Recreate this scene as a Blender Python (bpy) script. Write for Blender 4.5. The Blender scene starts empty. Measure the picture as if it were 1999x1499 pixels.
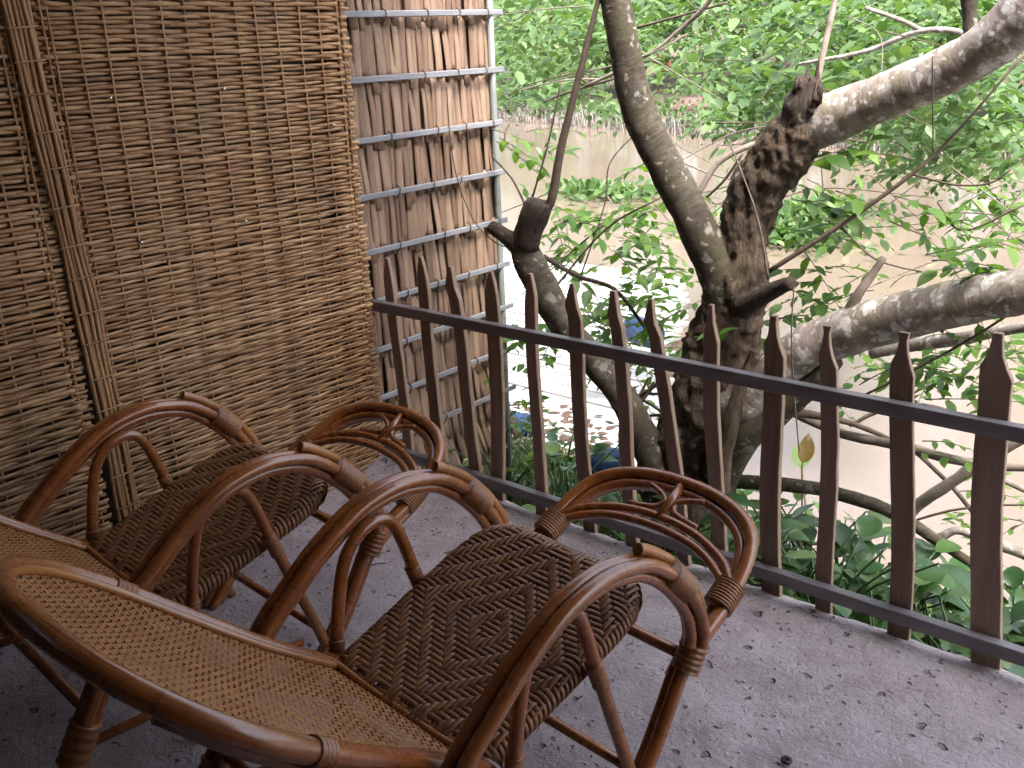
import bpy, math, random
import numpy as np
from mathutils import Vector, Matrix, noise

random.seed(7); rng = np.random.default_rng(7)
R = math.radians
scene = bpy.context.scene
col = scene.collection

# ------------------------------------------------------------------ camera
F_PX, CX, CY, H = 1930.0, 999.5, 749.5, 1.6
CAM_ROT = np.array([[0.76312113, -0.1840799, 0.61948424],
                    [0.64522909, 0.27102631, -0.71429977],
                    [-0.03640829, 0.9448065, 0.32559961]])
cam_data = bpy.data.cameras.new('camera')
cam_data.sensor_fit = 'HORIZONTAL'; cam_data.sensor_width = 36.0
cam_data.lens = F_PX / 1999.0 * 36.0
cam_data.clip_start = 0.05; cam_data.clip_end = 1500.0
cam = bpy.data.objects.new('camera', cam_data); col.objects.link(cam)
cam.matrix_world = Matrix.Translation((0, 0, H)) @ Matrix([list(r) for r in CAM_ROT]).to_4x4()
scene.camera = cam

# ------------------------------------------------------------------ sky, sun, exposure
SUN_EL, SUN_AZ = 60.0, 118.0          # azimuth clockwise from +Y
world = bpy.data.worlds.new('World'); scene.world = world; world.use_nodes = True
nt = world.node_tree; nt.nodes.clear()
sky = nt.nodes.new('ShaderNodeTexSky'); sky.sky_type = 'NISHITA'; sky.sun_disc = False
sky.sun_elevation = R(SUN_EL); sky.sun_rotation = R(SUN_AZ)
sky.air_density = 1.0; sky.dust_density = 6.0; sky.ozone_density = 1.0
hs = nt.nodes.new('ShaderNodeHueSaturation'); hs.inputs['Saturation'].default_value = 0.60
bg = nt.nodes.new('ShaderNodeBackground'); bg.inputs['Strength'].default_value = 0.15
wo = nt.nodes.new('ShaderNodeOutputWorld')
nt.links.new(sky.outputs[0], hs.inputs['Color']); nt.links.new(hs.outputs[0], bg.inputs[0]); nt.links.new(bg.outputs[0], wo.inputs[0])
sun_l = bpy.data.lights.new('sun', 'SUN'); sun_l.energy = 1.5; sun_l.angle = R(14); sun_l.color = (1.0, 0.95, 0.88)
sun = bpy.data.objects.new('sun', sun_l); col.objects.link(sun)
sd = Vector((math.sin(R(SUN_AZ)) * math.cos(R(SUN_EL)), math.cos(R(SUN_AZ)) * math.cos(R(SUN_EL)), math.sin(R(SUN_EL))))
sun.rotation_euler = sd.to_track_quat('Z', 'Y').to_euler()
vs = scene.view_settings
vs.view_transform = 'Standard'; vs.look = 'None'; vs.gamma = 1.0; vs.use_curve_mapping = False
vs.exposure = 2.58
scene.cycles.max_bounces = 6; scene.cycles.transparent_max_bounces = 6
scene.cycles.diffuse_bounces = 3; scene.cycles.glossy_bounces = 3; scene.cycles.transmission_bounces = 4
scene.cycles.sample_clamp_indirect = 6.0
scene.cycles.use_adaptive_sampling = True; scene.cycles.adaptive_threshold = 0.03; scene.cycles.use_denoising = True

# ------------------------------------------------------------------ measuring helpers (photo pixel -> place)
def wray(px, py):
    d = np.array([px - CX, -(py - CY), -F_PX]); d = d / np.linalg.norm(d)
    return CAM_ROT @ d
CAMP = np.array([0, 0, H])
def at_y(px, py, Y):
    d = wray(px, py); return Vector(CAMP + d * (Y / d[1]))
def at_z(px, py, Z):
    d = wray(px, py); return Vector(CAMP + d * ((Z - H) / d[2]))
FWD = -CAM_ROT[:, 2]
def px_size(P, w):          # width in photo pixels -> metres at P
    return w * float(np.dot(np.array(P) - CAMP, FWD)) / F_PX

# ------------------------------------------------------------------ object helpers
def link(o, parent=None):
    col.objects.link(o)
    if parent is not None: o.parent = parent
    return o
def mesh_obj(name, verts, faces, material, parent=None, smooth=True, uvs=None):
    me = bpy.data.meshes.new(name)
    me.from_pydata([tuple(v) for v in verts], [], faces)
    if uvs is not None:
        uvl = me.uv_layers.new(name='UVMap')
        li = np.empty(len(me.loops), dtype=np.int32); me.loops.foreach_get('vertex_index', li)
        uvl.data.foreach_set('uv', np.asarray(uvs, dtype=np.float32)[li].ravel())
    if smooth: me.shade_smooth()
    if material: me.materials.append(material)
    me.update()
    return link(bpy.data.objects.new(name, me), parent)
def tag(o, label=None, cat=None, group=None, kind=None):
    if label: o['label'] = label
    if cat: o['category'] = cat
    if group: o['group'] = group
    if kind: o['kind'] = kind
    return o
def empty(name, loc, rz=0.0):
    o = bpy.data.objects.new(name, None); o.location = loc; o.rotation_euler = (0, 0, rz)
    o.empty_display_size = 0.1
    return link(o)
def copy_obj(o, parent=None, loc=None):
    c = o.copy(); col.objects.link(c); c.parent = parent
    if loc is not None: c.location = loc
    return c

def catmull(pts, n=6, closed=False):
    P = [np.array(p, float) for p in pts]; out = []
    m = len(P)
    rngi = range(m) if closed else range(m - 1)
    for i in rngi:
        if closed: p0, p1, p2, p3 = P[i - 1], P[i], P[(i + 1) % m], P[(i + 2) % m]
        else:
            p1, p2 = P[i], P[i + 1]
            p0 = P[i - 1] if i > 0 else 2 * p1 - p2
            p3 = P[i + 2] if i + 2 < m else 2 * p2 - p1
        for k in range(n):
            t = k / n
            out.append(0.5 * ((2 * p1) + (-p0 + p2) * t + (2 * p0 - 5 * p1 + 4 * p2 - p3) * t * t + (-p0 + 3 * p1 - 3 * p2 + p3) * t ** 3))
    if not closed: out.append(P[-1])
    return out

def tube_geo(pts, rad, ns=8, closed=False, flat=None, ref=None, caps=True):
    """swept tube. rad scalar or list; flat=(a,b) semi-axes along (normal, binormal)."""
    P = np.array([list(p) for p in pts], float); m = len(P)
    rr = np.full(m, rad, float) if np.isscalar(rad) else np.asarray(rad, float)
    T = np.empty_like(P)
    if closed: T[:] = np.roll(P, -1, 0) - np.roll(P, 1, 0)
    else:
        T[1:-1] = P[2:] - P[:-2]; T[0] = P[1] - P[0]; T[-1] = P[-1] - P[-2]
    T /= np.maximum(np.linalg.norm(T, axis=1, keepdims=True), 1e-9)
    Nn = np.empty_like(P)
    n0 = np.array(ref if ref is not None else ((0, 0, 1) if abs(T[0][2]) < 0.9 else (1, 0, 0)), float)
    for i in range(m):
        base = n0 if (i == 0 or ref is not None) else Nn[i - 1]
        v = base - T[i] * np.dot(base, T[i]); l = np.linalg.norm(v)
        if l < 1e-6: v = Nn[i - 1] if i else np.array([1., 0, 0]); l = 1
        Nn[i] = v / l
    B = np.cross(T, Nn)
    a = np.arange(ns) / ns * 2 * math.pi
    ca, sa = np.cos(a), np.sin(a)
    fa, fb = flat if flat else (1, 1)
    V = P[:, None, :] + rr[:, None, None] * (fa * ca[None, :, None] * Nn[:, None, :] + fb * sa[None, :, None] * B[:, None, :])
    verts = V.reshape(-1, 3)
    L = np.concatenate([[0], np.cumsum(np.linalg.norm(np.diff(P, axis=0), axis=1))])
    uv = np.stack([np.tile(np.abs(np.arange(ns) / ns * 2 - 1), m), np.repeat(L, ns)], 1)
    faces = []
    mm = m if closed else m - 1
    for i in range(mm):
        i2 = (i + 1) % m
        for j in range(ns):
            j2 = (j + 1) % ns
            faces.append((i * ns + j, i * ns + j2, i2 * ns + j2, i2 * ns + j))
    if caps and not closed:
        faces.append(tuple(range(ns))[::-1]); faces.append(tuple((m - 1) * ns + j for j in range(ns)))
    return verts, faces, uv
def tube(name, pts, rad, material, parent=None, ns=8, closed=False, flat=None, ref=None):
    v, f, uv = tube_geo(pts, rad, ns, closed, flat, ref)
    return mesh_obj(name, v, f, material, parent, True, uv)
def box_geo(x0, x1, y0, y1, z0, z1):
    v = [(x0, y0, z0), (x1, y0, z0), (x1, y1, z0), (x0, y1, z0), (x0, y0, z1), (x1, y0, z1), (x1, y1, z1), (x0, y1, z1)]
    f = [(0, 3, 2, 1), (4, 5, 6, 7), (0, 1, 5, 4), (1, 2, 6, 5), (2, 3, 7, 6), (3, 0, 4, 7)]
    return v, f
def box(name, x0, x1, y0, y1, z0, z1, material, parent=None, bevel=0.0):
    v, f = box_geo(x0, x1, y0, y1, z0, z1)
    o = mesh_obj(name, v, f, material, parent, False)
    if bevel:
        m = o.modifiers.new('bevel', 'BEVEL'); m.width = bevel; m.segments = 2
    return o
def merge(parts):
    vs_, fs, us = [], [], []; off = 0
    for p in parts:
        vs_.append(np.asarray(p[0], float)); fs += [tuple(i + off for i in f) for f in p[1]]
        us.append(np.asarray(p[2], float) if len(p) > 2 else np.zeros((len(p[0]), 2)))
        off += len(p[0])
    return np.concatenate(vs_), fs, np.concatenate(us)

# ------------------------------------------------------------------ materials
class NB:
    def __init__(self, name):
        self.m = bpy.data.materials.new(name); self.m.use_nodes = True
        self.t = self.m.node_tree; self.t.nodes.clear()
        self.out = self.n('OutputMaterial')
    def n(self, typ, **kw):
        nd = self.t.nodes.new('ShaderNode' + typ)
        for k, v in kw.items(): setattr(nd, k, v)
        return nd
    def l(self, a, b): self.t.links.new(a, b)
    def coord(self, kind='Object', scale=(1, 1, 1)):
        tc = self.n('TexCoord'); mp = self.n('Mapping'); mp.inputs['Scale'].default_value = scale
        self.l(tc.outputs[kind], mp.inputs[0]); return mp.outputs[0]
    def noise(self, vec, scale, detail=4, rough=0.55, dist=0.0):
        nd = self.n('TexNoise'); nd.inputs['Scale'].default_value = scale; nd.inputs['Detail'].default_value = detail
        nd.inputs['Roughness'].default_value = rough; nd.inputs['Distortion'].default_value = dist
        if vec is not None: self.l(vec, nd.inputs['Vector'])
        return nd.outputs['Fac']
    def ramp(self, fac, stops):
        nd = self.n('ValToRGB'); cr = nd.color_ramp
        while len(cr.elements) < len(stops): cr.elements.new(0.5)
        for e, (p, c) in zip(cr.elements, stops):
            e.position = p; e.color = (c[0], c[1], c[2], 1) if not np.isscalar(c) else (c, c, c, 1)
        self.l(fac, nd.inputs[0]); return nd.outputs[0]
    def mix(self, fac, a, b, mode='MIX'):
        nd = self.n('MixRGB', blend_type=mode)
        for i, x in ((0, fac), (1, a), (2, b)):
            if isinstance(x, bpy.types.NodeSocket): self.l(x, nd.inputs[i])
            elif np.isscalar(x): nd.inputs[i].default_value = x if i == 0 else (x, x, x, 1)
            else: nd.inputs[i].default_value = (*x, 1)
        return nd.outputs[0]
    def math(self, op, a, b=None):
        nd = self.n('Math', operation=op)
        for i, x in ((0, a), (1, b)):
            if x is None: continue
            if isinstance(x, bpy.types.NodeSocket): self.l(x, nd.inputs[i])
            else: nd.inputs[i].default_value = x
        return nd.outputs[0]
    def rand(self):
        return self.n('ObjectInfo').outputs['Random']
    def bump(self, h, strength=0.4, dist=0.01, normal=None):
        nd = self.n('Bump'); nd.inputs['Strength'].default_value = strength; nd.inputs['Distance'].default_value = dist
        self.l(h, nd.inputs['Height'])
        if normal is not None: self.l(normal, nd.inputs['Normal'])
        return nd.outputs[0]
    def bsdf(self, color, rough=0.6, normal=None, spec=0.5, coat=0.0, metal=0.0, coat_rough=0.1):
        b = self.n('BsdfPrincipled')
        if isinstance(color, bpy.types.NodeSocket): self.l(color, b.inputs['Base Color'])
        else: b.inputs['Base Color'].default_value = (*color, 1)
        if isinstance(rough, bpy.types.NodeSocket): self.l(rough, b.inputs['Roughness'])
        else: b.inputs['Roughness'].default_value = rough
        b.inputs['Specular IOR Level'].default_value = spec
        b.inputs['Coat Weight'].default_value = coat; b.inputs['Coat Roughness'].default_value = coat_rough
        b.inputs['Metallic'].default_value = metal
        if normal is not None: self.l(normal, b.inputs['Normal'])
        self.l(b.outputs[0], self.out.inputs[0])
        return b

def mat_rattan(name, c1, c2, c3, rough=0.28, coat=0.6):
    k = NB(name); uv = k.coord('UV', (1.0, 1.0, 1.0))
    st = k.noise(k.coord('UV', (9.0, 1.3, 1.0)), 3.0, 5, 0.6)
    base = k.ramp(st, [(0.25, c1), (0.5, c2), (0.8, c3)])
    blotch = k.noise(k.coord('Object', (1, 1, 1)), 7.0, 3)
    base = k.mix(k.ramp(blotch, [(0.35, 0.0), (0.7, 0.55)]), base, c1)
    sep = k.n('SeparateXYZ'); k.l(uv, sep.inputs[0])
    off = k.math('MULTIPLY', k.rand(), 0.3)
    fr = k.math('FRACT', k.math('DIVIDE', k.math('ADD', sep.outputs[1], off), 0.31))
    node = k.math('ABSOLUTE', k.math('SUBTRACT', fr, 0.5))
    ring = k.ramp(node, [(0.0, 1.0), (0.012, 0.0)])
    base = k.mix(k.math('MULTIPLY', ring, 0.5), base, (c1[0] * .35, c1[1] * .3, c1[2] * .3))
    speck = k.noise(k.coord('Object'), 120.0, 2)
    base = k.mix(k.ramp(speck, [(0.66, 0.0), (0.75, 0.35)]), base, (c1[0] * .3, c1[1] * .3, c1[2] * .3))
    h = k.mix(0.5, st, k.ramp(node, [(0.0, 1.0), (0.03, 0.0)]))
    wear = k.noise(k.coord('Object'), 18.0, 4)
    rg = k.ramp(wear, [(0.3, rough * 0.8), (0.75, rough * 1.9)])
    k.bsdf(base, rg, k.bump(h, 0.22, 0.004), 0.5, coat, coat_rough=0.16)
    return k.m
M_RATTAN = mat_rattan('varnished_rattan', (0.105, 0.030, 0.009), (0.27, 0.084, 0.021), (0.40, 0.152, 0.043), 0.20, 0.55)
M_RATTAN_LIGHT = mat_rattan('golden_rattan', (0.19, 0.07, 0.018), (0.33, 0.135, 0.036), (0.42, 0.20, 0.062), 0.28, 0.4)
M_WRAP = mat_rattan('rattan_peel_binding', (0.12, 0.042, 0.013), (0.23, 0.088, 0.027), (0.32, 0.145, 0.05), 0.36, 0.2)

def mat_strand(name, cols, rough, spec=0.5, bump=0.3, obj_amt=0.5, coat=0.0, nscale=30):
    k = NB(name)
    n1 = k.noise(k.coord('Object'), nscale, 4)
    n2 = k.noise(k.coord('Object'), nscale * 6, 3)
    f = k.math('ADD', k.math('MULTIPLY', n1, 1 - obj_amt), k.math('MULTIPLY', k.rand(), obj_amt))
    c = k.ramp(f, [(0.2, cols[0]), (0.5, cols[1]), (0.8, cols[2])])
    c = k.mix(k.ramp(n2, [(0.58, 0.0), (0.72, 0.5)]), c, tuple(x * 0.4 for x in cols[0]))
    k.bsdf(c, rough, k.bump(n2, bump, 0.002), spec, coat)
    return k.m
M_SEAT = mat_strand('woven_seat_rattan', [(0.085, 0.032, 0.012), (0.165, 0.068, 0.026), (0.26, 0.118, 0.048)], 0.40, 0.4, 0.2, 0.25, 0.1)
M_CANE = mat_strand('open_cane_weave', [(0.27, 0.108, 0.035), (0.37, 0.165, 0.06), (0.45, 0.225, 0.09)], 0.45, 0.4, 0.1, 0.0, 0.0, 14)

def mat_reed():
    k = NB('mat_reed')
    n1 = k.noise(k.coord('Object', (1, 5, 1)), 1.2, 3, 0.6)
    rnd = k.rand()
    f = k.math('ADD', k.math('MULTIPLY', n1, 0.70), k.math('MULTIPLY', rnd, 0.28))
    c = k.ramp(f, [(0.22, (0.165, 0.078, 0.032)), (0.42, (0.315, 0.172, 0.080)), (0.6, (0.43, 0.256, 0.128)), (0.8, (0.54, 0.352, 0.195))])
    fine = k.noise(k.coord('Object', (60, 5, 60)), 4.0, 3)
    c = k.mix(k.ramp(fine, [(0.5, 0.0), (0.75, 0.55)]), c, (0.08, 0.04, 0.02))
    # old stain patches shared by the whole mat (dirt with a shape of its own)
    gv = k.n('NewGeometry')
    st = k.noise(gv.outputs['Position'], 2.3, 5, 0.65)
    c = k.mix(k.ramp(st, [(0.54, 0.0), (0.70, 0.5)]), c, (0.11, 0.065, 0.04))
    gr = k.noise(gv.outputs['Position'], 3.1, 4, 0.6)
    c = k.mix(k.ramp(gr, [(0.58, 0.0), (0.72, 0.35)]), c, (0.15, 0.14, 0.07))
    k.bsdf(c, 0.55, k.bump(fine, 0.35, 0.002), 0.35)
    return k.m
M_REED = mat_reed()
def mat_palm():
    k = NB('dry_palm_leaf')
    n1 = k.noise(k.coord('Object', (30, 30, 1.5)), 3.0, 4)
    f = k.math('ADD', k.math('MULTIPLY', n1, 0.65), k.math('MULTIPLY', k.rand(), 0.35))
    c = k.ramp(f, [(0.2, (0.11, 0.062, 0.043)), (0.45, (0.20, 0.128, 0.09)), (0.62, (0.26, 0.175, 0.124)), (0.85, (0.32, 0.225, 0.16))])
    gv = k.n('NewGeometry')
    st = k.noise(gv.outputs['Position'], 5.0, 5, 0.7)
    c = k.mix(k.ramp(st, [(0.56, 0.0), (0.72, 0.55)]), c, (0.10, 0.055, 0.045))
    k.bsdf(c, 0.62, k.bump(n1, 0.5, 0.004), 0.3)
    return k.m
M_PALM = mat_palm()
def mat_simple(name, c1, c2, scale, rough, bump=0.3, dist=0.004, stretch=(1, 1, 1), spec=0.4, metal=0.0, randmix=0.0):
    k = NB(name); n1 = k.noise(k.coord('Object', stretch), scale, 5, 0.6)
    f = n1
    if randmix: f = k.math('ADD', k.math('MULTIPLY', n1, 1 - randmix), k.math('MULTIPLY', k.rand(), randmix))
    c = k.ramp(f, [(0.28, c1), (0.72, c2)])
    k.bsdf(c, rough, k.bump(n1, bump, dist), spec, 0, metal)
    return k.m
M_BATTEN = mat_simple('weathered_grey_batten', (0.13, 0.13, 0.145), (0.24, 0.245, 0.27), 30, 0.6, 0.4, 0.003, (1, 0.12, 1))
M_POLE = mat_simple('grey_pole', (0.15, 0.165, 0.16), (0.25, 0.28, 0.27), 14, 0.55, 0.2, 0.003, (1, 1, 0.2))
M_WIRE = mat_simple('dark_wire', (0.03, 0.02, 0.015), (0.08, 0.05, 0.035), 30, 0.7)
M_STEEL = mat_simple('dark_steel_rail', (0.11, 0.10, 0.11), (0.21, 0.195, 0.21), 22, 0.30, 0.15, 0.002, (0.3, 1, 1), 0.5, 0.0)
M_BACK = mat_simple('dark_backing_board', (0.05, 0.032, 0.022), (0.10, 0.066, 0.045), 9, 0.9)
M_THATCH = mat_simple('thatch_underside', (0.09, 0.062, 0.035), (0.17, 0.12, 0.07), 12, 0.9, 0.8, 0.02, (6, 1, 1))
def mat_picket():
    k = NB('picket_wood')
    n1 = k.noise(k.coord('Object', (14, 14, 0.9)), 3.0, 6, 0.65, 0.6)
    f = k.math('ADD', k.math('MULTIPLY', n1, 0.75), k.math('MULTIPLY', k.rand(), 0.25))
    c = k.ramp(f, [(0.2, (0.105, 0.062, 0.046)), (0.5, (0.225, 0.147, 0.112)), (0.8, (0.34, 0.245, 0.19))])
    gv = k.n('NewGeometry'); sep = k.n('SeparateXYZ'); k.l(gv.outputs['Normal'], sep.inputs[0])
    edge = k.ramp(k.math('ABSOLUTE', sep.outputs[0]), [(0.75, 0.0), (0.92, 0.8)])
    c = k.mix(edge, c, k.mix(n1, (0.20, 0.135, 0.09), (0.36, 0.27, 0.19)))      # side faces get a paler mix than the front
    k.bsdf(c, 0.55, k.bump(n1, 0.5, 0.004), 0.4)
    return k.m
M_PICKET = mat_picket()

def mat_floor():
    k = NB('pitted_concrete'); v = k.coord('Object')
    big = k.noise(v, 1.4, 5, 0.6); mid = k.noise(v, 7.0, 6, 0.7); fine = k.noise(v, 60.0, 5, 0.7)
    c = k.ramp(big, [(0.3, (0.31, 0.262, 0.272)), (0.55, (0.40, 0.348, 0.37)), (0.75, (0.49, 0.435, 0.46))])
    c = k.mix(k.ramp(mid, [(0.42, 0.0), (0.66, 0.75)]), c, (0.24, 0.195, 0.20))
    c = k.mix(k.ramp(fine, [(0.55, 0.0), (0.75, 0.35)]), c, (0.56, 0.51, 0.51))
    warp = k.n('MixRGB'); warp.inputs[0].default_value = 0.035
    nz = k.n('TexNoise'); nz.inputs['Scale'].default_value = 30; k.l(v, nz.inputs['Vector'])
    k.l(v, warp.inputs[1]); k.l(nz.outputs['Color'], warp.inputs[2])
    def pits(scale, r0, r1, keep):
        vo = k.n('TexVoronoi'); vo.inputs['Scale'].default_value = scale; k.l(warp.outputs[0], vo.inputs['Vector'])
        sp = k.n('SeparateColor'); k.l(vo.outputs['Color'], sp.inputs[0])
        thr = k.math('MULTIPLY', sp.outputs[0], r1)
        d = k.math('SUBTRACT', vo.outputs['Distance'], k.math('MULTIPLY', k.math('GREATER_THAN', sp.outputs[1], keep), thr))
        return k.ramp(k.math('ADD', d, 0.5), [(0.42, 1.0), (0.5, 0.0)])
    p1 = pits(17.0, 0.0, 0.22, 0.15); p2 = pits(38.0, 0.0, 0.30, 0.35)
    pit = k.math('MAXIMUM', p1, p2)
    c = k.mix(k.math('MULTIPLY', pit, 0.75), c, (0.145, 0.112, 0.105))  # pit colour holds painted recess shade as well as dirt
    scr = k.noise(k.coord('Object', (3, 14, 1)), 3.0, 3, 0.5, 1.5)
    scr = k.ramp(scr, [(0.49, 0.0), (0.5, 1.0), (0.515, 0.0)])
    c = k.mix(k.math('MULTIPLY', scr, 0.22), c, (0.18, 0.13, 0.12))
    h = k.math('ADD', k.math('MULTIPLY', mid, 0.7), k.math('MULTIPLY', fine, 0.35))
    h = k.math('SUBTRACT', h, k.math('MULTIPLY', pit, 0.9))
    rg = k.ramp(mid, [(0.3, 0.42), (0.7, 0.72)])
    k.bsdf(c, rg, k.bump(h, 1.0, 0.035), 0.4)
    return k.m
M_FLOOR = mat_floor()

def mat_bark(name, dark, mid, light, lich, moss, rough_scale, lich_amt, moss_amt=0.4, rings=False):
    k = NB(name); v = k.coord('Object')
    if rings: n1 = k.noise(k.coord('UV', (1.2, 26, 1)), 2.2, 7, 0.72, 0.9)
    else: n1 = k.noise(k.coord('Object', (1.7, 1.7, 0.45)), rough_scale, 9, 0.75, 1.2)
    n2 = k.noise(v, 6.0, 6, 0.62, 0.6); n3 = k.noise(v, 34.0, 6, 0.7); n4 = k.noise(v, 3.2, 4, 0.6, 0.4)
    c = k.ramp(n1, [(0.28, dark), (0.5, mid), (0.72, light)])
    c = k.mix(k.math('MULTIPLY', k.ramp(n2, [(0.44, 0.0), (0.60, 1.0)]), moss_amt), c, moss)
    c = k.mix(k.math('MULTIPLY', k.ramp(n4, [(0.52, 0.0), (0.66, 1.0)]), 0.55), c, tuple(x * 0.55 for x in mid))
    w = k.n('MixRGB'); w.inputs[0].default_value = 0.07; nz = k.n('TexNoise'); nz.inputs['Scale'].default_value = 28; nz.inputs['Detail'].default_value = 4
    k.l(v, nz.inputs['Vector']); k.l(v, w.inputs[1]); k.l(nz.outputs['Color'], w.inputs[2])
    lm = None
    for sc, thr in ((17.0, lich_amt), (38.0, lich_amt * 1.1)):
        vo = k.n('TexVoronoi'); vo.inputs['Scale'].default_value = sc; k.l(w.outputs[0], vo.inputs['Vector'])
        sp = k.n('SeparateColor'); k.l(vo.outputs['Color'], sp.inputs[0])
        spots = k.math('MULTIPLY', k.ramp(vo.outputs['Distance'], [(0.30, 1.0), (0.46, 0.0)]), k.math('GREATER_THAN', sp.outputs[0], 1 - thr))
        lm = spots if lm is None else k.math('MAXIMUM', lm, spots)
    lm = k.math('MULTIPLY', lm, k.ramp(n3, [(0.35, 0.35), (0.6, 1.0)]))
    veil = k.math('MULTIPLY', k.ramp(k.noise(v, 11.0, 7, 0.75, 0.5), [(0.50, 0.0), (0.68, 1.0)]), lich_amt * 1.3)
    c = k.mix(k.math('MAXIMUM', lm, veil), c, lich)
    c = k.mix(k.ramp(n3, [(0.30, 0.55), (0.45, 0.0)]), c, dark)
    h = k.math('ADD', n1, k.math('ADD', k.math('MULTIPLY', n2, 0.4), k.math('MULTIPLY', n3, 0.35)))
    k.bsdf(c, 0.85, k.bump(h, 0.9 if not rings else 0.6, 0.026 if not rings else 0.007), 0.2)
    return k.m
M_BARK = mat_bark('rough_trunk_bark', (0.022, 0.015, 0.011), (0.098, 0.069, 0.051), (0.23, 0.172, 0.128), (0.24, 0.22, 0.18), (0.07, 0.062, 0.03), 20, 0.05, 0.35)
M_LIMB = mat_bark('smooth_lichen_bark', (0.13, 0.10, 0.088), (0.25, 0.205, 0.19), (0.36, 0.31, 0.295), (0.56, 0.54, 0.53), (0.20, 0.18, 0.105), 14, 0.40, 0.6, True)
M_LIMB2 = mat_bark('olive_smooth_bark', (0.024, 0.018, 0.013), (0.06, 0.049, 0.037), (0.112, 0.095, 0.073), (0.23, 0.22, 0.19), (0.068, 0.061, 0.032), 14, 0.20, 0.6, True)
M_DEAD = mat_bark('dead_dark_wood', (0.025, 0.018, 0.014), (0.075, 0.055, 0.045), (0.16, 0.125, 0.10), (0.2, 0.18, 0.15), (0.06, 0.055, 0.03), 30, 0.03, 0.2)
M_TWIG = mat_simple('grey_twig', (0.09, 0.07, 0.06), (0.22, 0.18, 0.15), 20, 0.8)
M_VINE = mat_simple('dark_vine', (0.05, 0.035, 0.028), (0.12, 0.085, 0.065), 20, 0.8)

def mat_leaf(name, c1, c2, c3, trans=0.4, rough=0.4, gloss=0.5):
    k = NB(name)
    isl = k.n('NewGeometry').outputs['Random Per Island']
    r = k.math('FRACT', k.math('ADD', isl, k.rand()))
    c = k.ramp(r, [(0.0, c1), (0.5, c2), (1.0, c3)])
    n1 = k.noise(k.coord('Object'), 30.0, 2)
    c = k.mix(k.ramp(n1, [(0.4, 0.0), (0.8, 0.25)]), c, c1)
    b = k.n('BsdfPrincipled'); k.l(c, b.inputs['Base Color']); b.inputs['Roughness'].default_value = rough
    b.inputs['Specular IOR Level'].default_value = gloss
    tr = k.n('BsdfTranslucent')
    c2n = k.mix(1.0, c, (1.15, 1.25, 0.55), 'MULTIPLY'); k.l(c2n, tr.inputs['Color'])
    mx = k.n('MixShader'); mx.inputs[0].default_value = trans
    k.l(b.outputs[0], mx.inputs[1]); k.l(tr.outputs[0], mx.inputs[2]); k.l(mx.outputs[0], k.out.inputs[0])
    return k.m
M_LEAF = mat_leaf('tree_leaf', (0.045, 0.105, 0.018), (0.078, 0.16, 0.026), (0.125, 0.215, 0.04), 0.48)
M_LEAF_FAR = mat_leaf('far_leaf', (0.042, 0.09, 0.030), (0.075, 0.142, 0.046), (0.128, 0.20, 0.076), 0.4, 0.5)
M_LEAF_FAR2 = mat_leaf('far_leaf_yellow', (0.062, 0.105, 0.028), (0.10, 0.155, 0.045), (0.155, 0.20, 0.08), 0.4, 0.5)
M_BROAD = mat_leaf('broad_glossy_leaf', (0.022, 0.058, 0.018), (0.042, 0.10, 0.028), (0.082, 0.16, 0.038), 0.3, 0.28, 0.6)
M_BROAD2 = mat_leaf('pale_broad_leaf', (0.06, 0.115, 0.055), (0.095, 0.16, 0.072), (0.14, 0.215, 0.07), 0.3, 0.25, 0.6)
M_YELLOW = mat_leaf('withered_yellow_leaf', (0.22, 0.13, 0.03), (0.30, 0.19, 0.05), (0.35, 0.25, 0.08), 0.4)
M_DRY = mat_leaf('withered_grey_leaf', (0.09, 0.085, 0.08), (0.15, 0.135, 0.125), (0.22, 0.20, 0.18), 0.25)
M_GRASS = mat_leaf('bank_grass', (0.05, 0.09, 0.03), (0.09, 0.14, 0.045), (0.16, 0.18, 0.09), 0.3)
M_STALK = mat_simple('dry_reed_stalk', (0.13, 0.11, 0.10), (0.25, 0.22, 0.205), 5, 0.8, randmix=0.0)
M_BLUE = mat_simple('blue_plastic', (0.012, 0.030, 0.085), (0.022, 0.05, 0.13), 6, 0.45, 0.15)
M_PLANK = mat_simple('sun_bleached_plank', (0.30, 0.285, 0.27), (0.46, 0.445, 0.43), 8, 0.7, 0.4, 0.004, (0.4, 6, 6), randmix=0.4)
M_BEAM = mat_simple('brown_beam', (0.12, 0.075, 0.05), (0.24, 0.16, 0.11), 9, 0.75, 0.4, 0.004, (0.4, 6, 6))
M_LITTER = mat_simple('leaf_litter', (0.05, 0.028, 0.02), (0.10, 0.06, 0.042), 20, 0.9)
M_CLAY = mat_simple('clay_orange', (0.36, 0.14, 0.07), (0.5, 0.22, 0.12), 9, 0.8)
M_CLOTH_W = mat_simple('white_cloth', (0.6, 0.62, 0.66), (0.78, 0.78, 0.8), 9, 0.8)
M_BOAT = mat_simple('weathered_pink_boat', (0.14, 0.085, 0.075), (0.22, 0.14, 0.125), 7, 0.8)
def mat_mud():
    k = NB('river_mud'); v = k.coord('Object')
    n1 = k.noise(v, 1.3, 8, 0.65); n2 = k.noise(v, 14.0, 6, 0.7)
    c = k.ramp(n1, [(0.3, (0.055, 0.04, 0.028)), (0.7, (0.135, 0.10, 0.075))])
    c = k.mix(k.ramp(n2, [(0.5, 0.0), (0.7, 0.6)]), c, (0.06, 0.065, 0.03))
    k.bsdf(c, 0.75, k.bump(n2, 0.8, 0.05), 0.3); return k.m
M_MUD = mat_mud()
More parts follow.
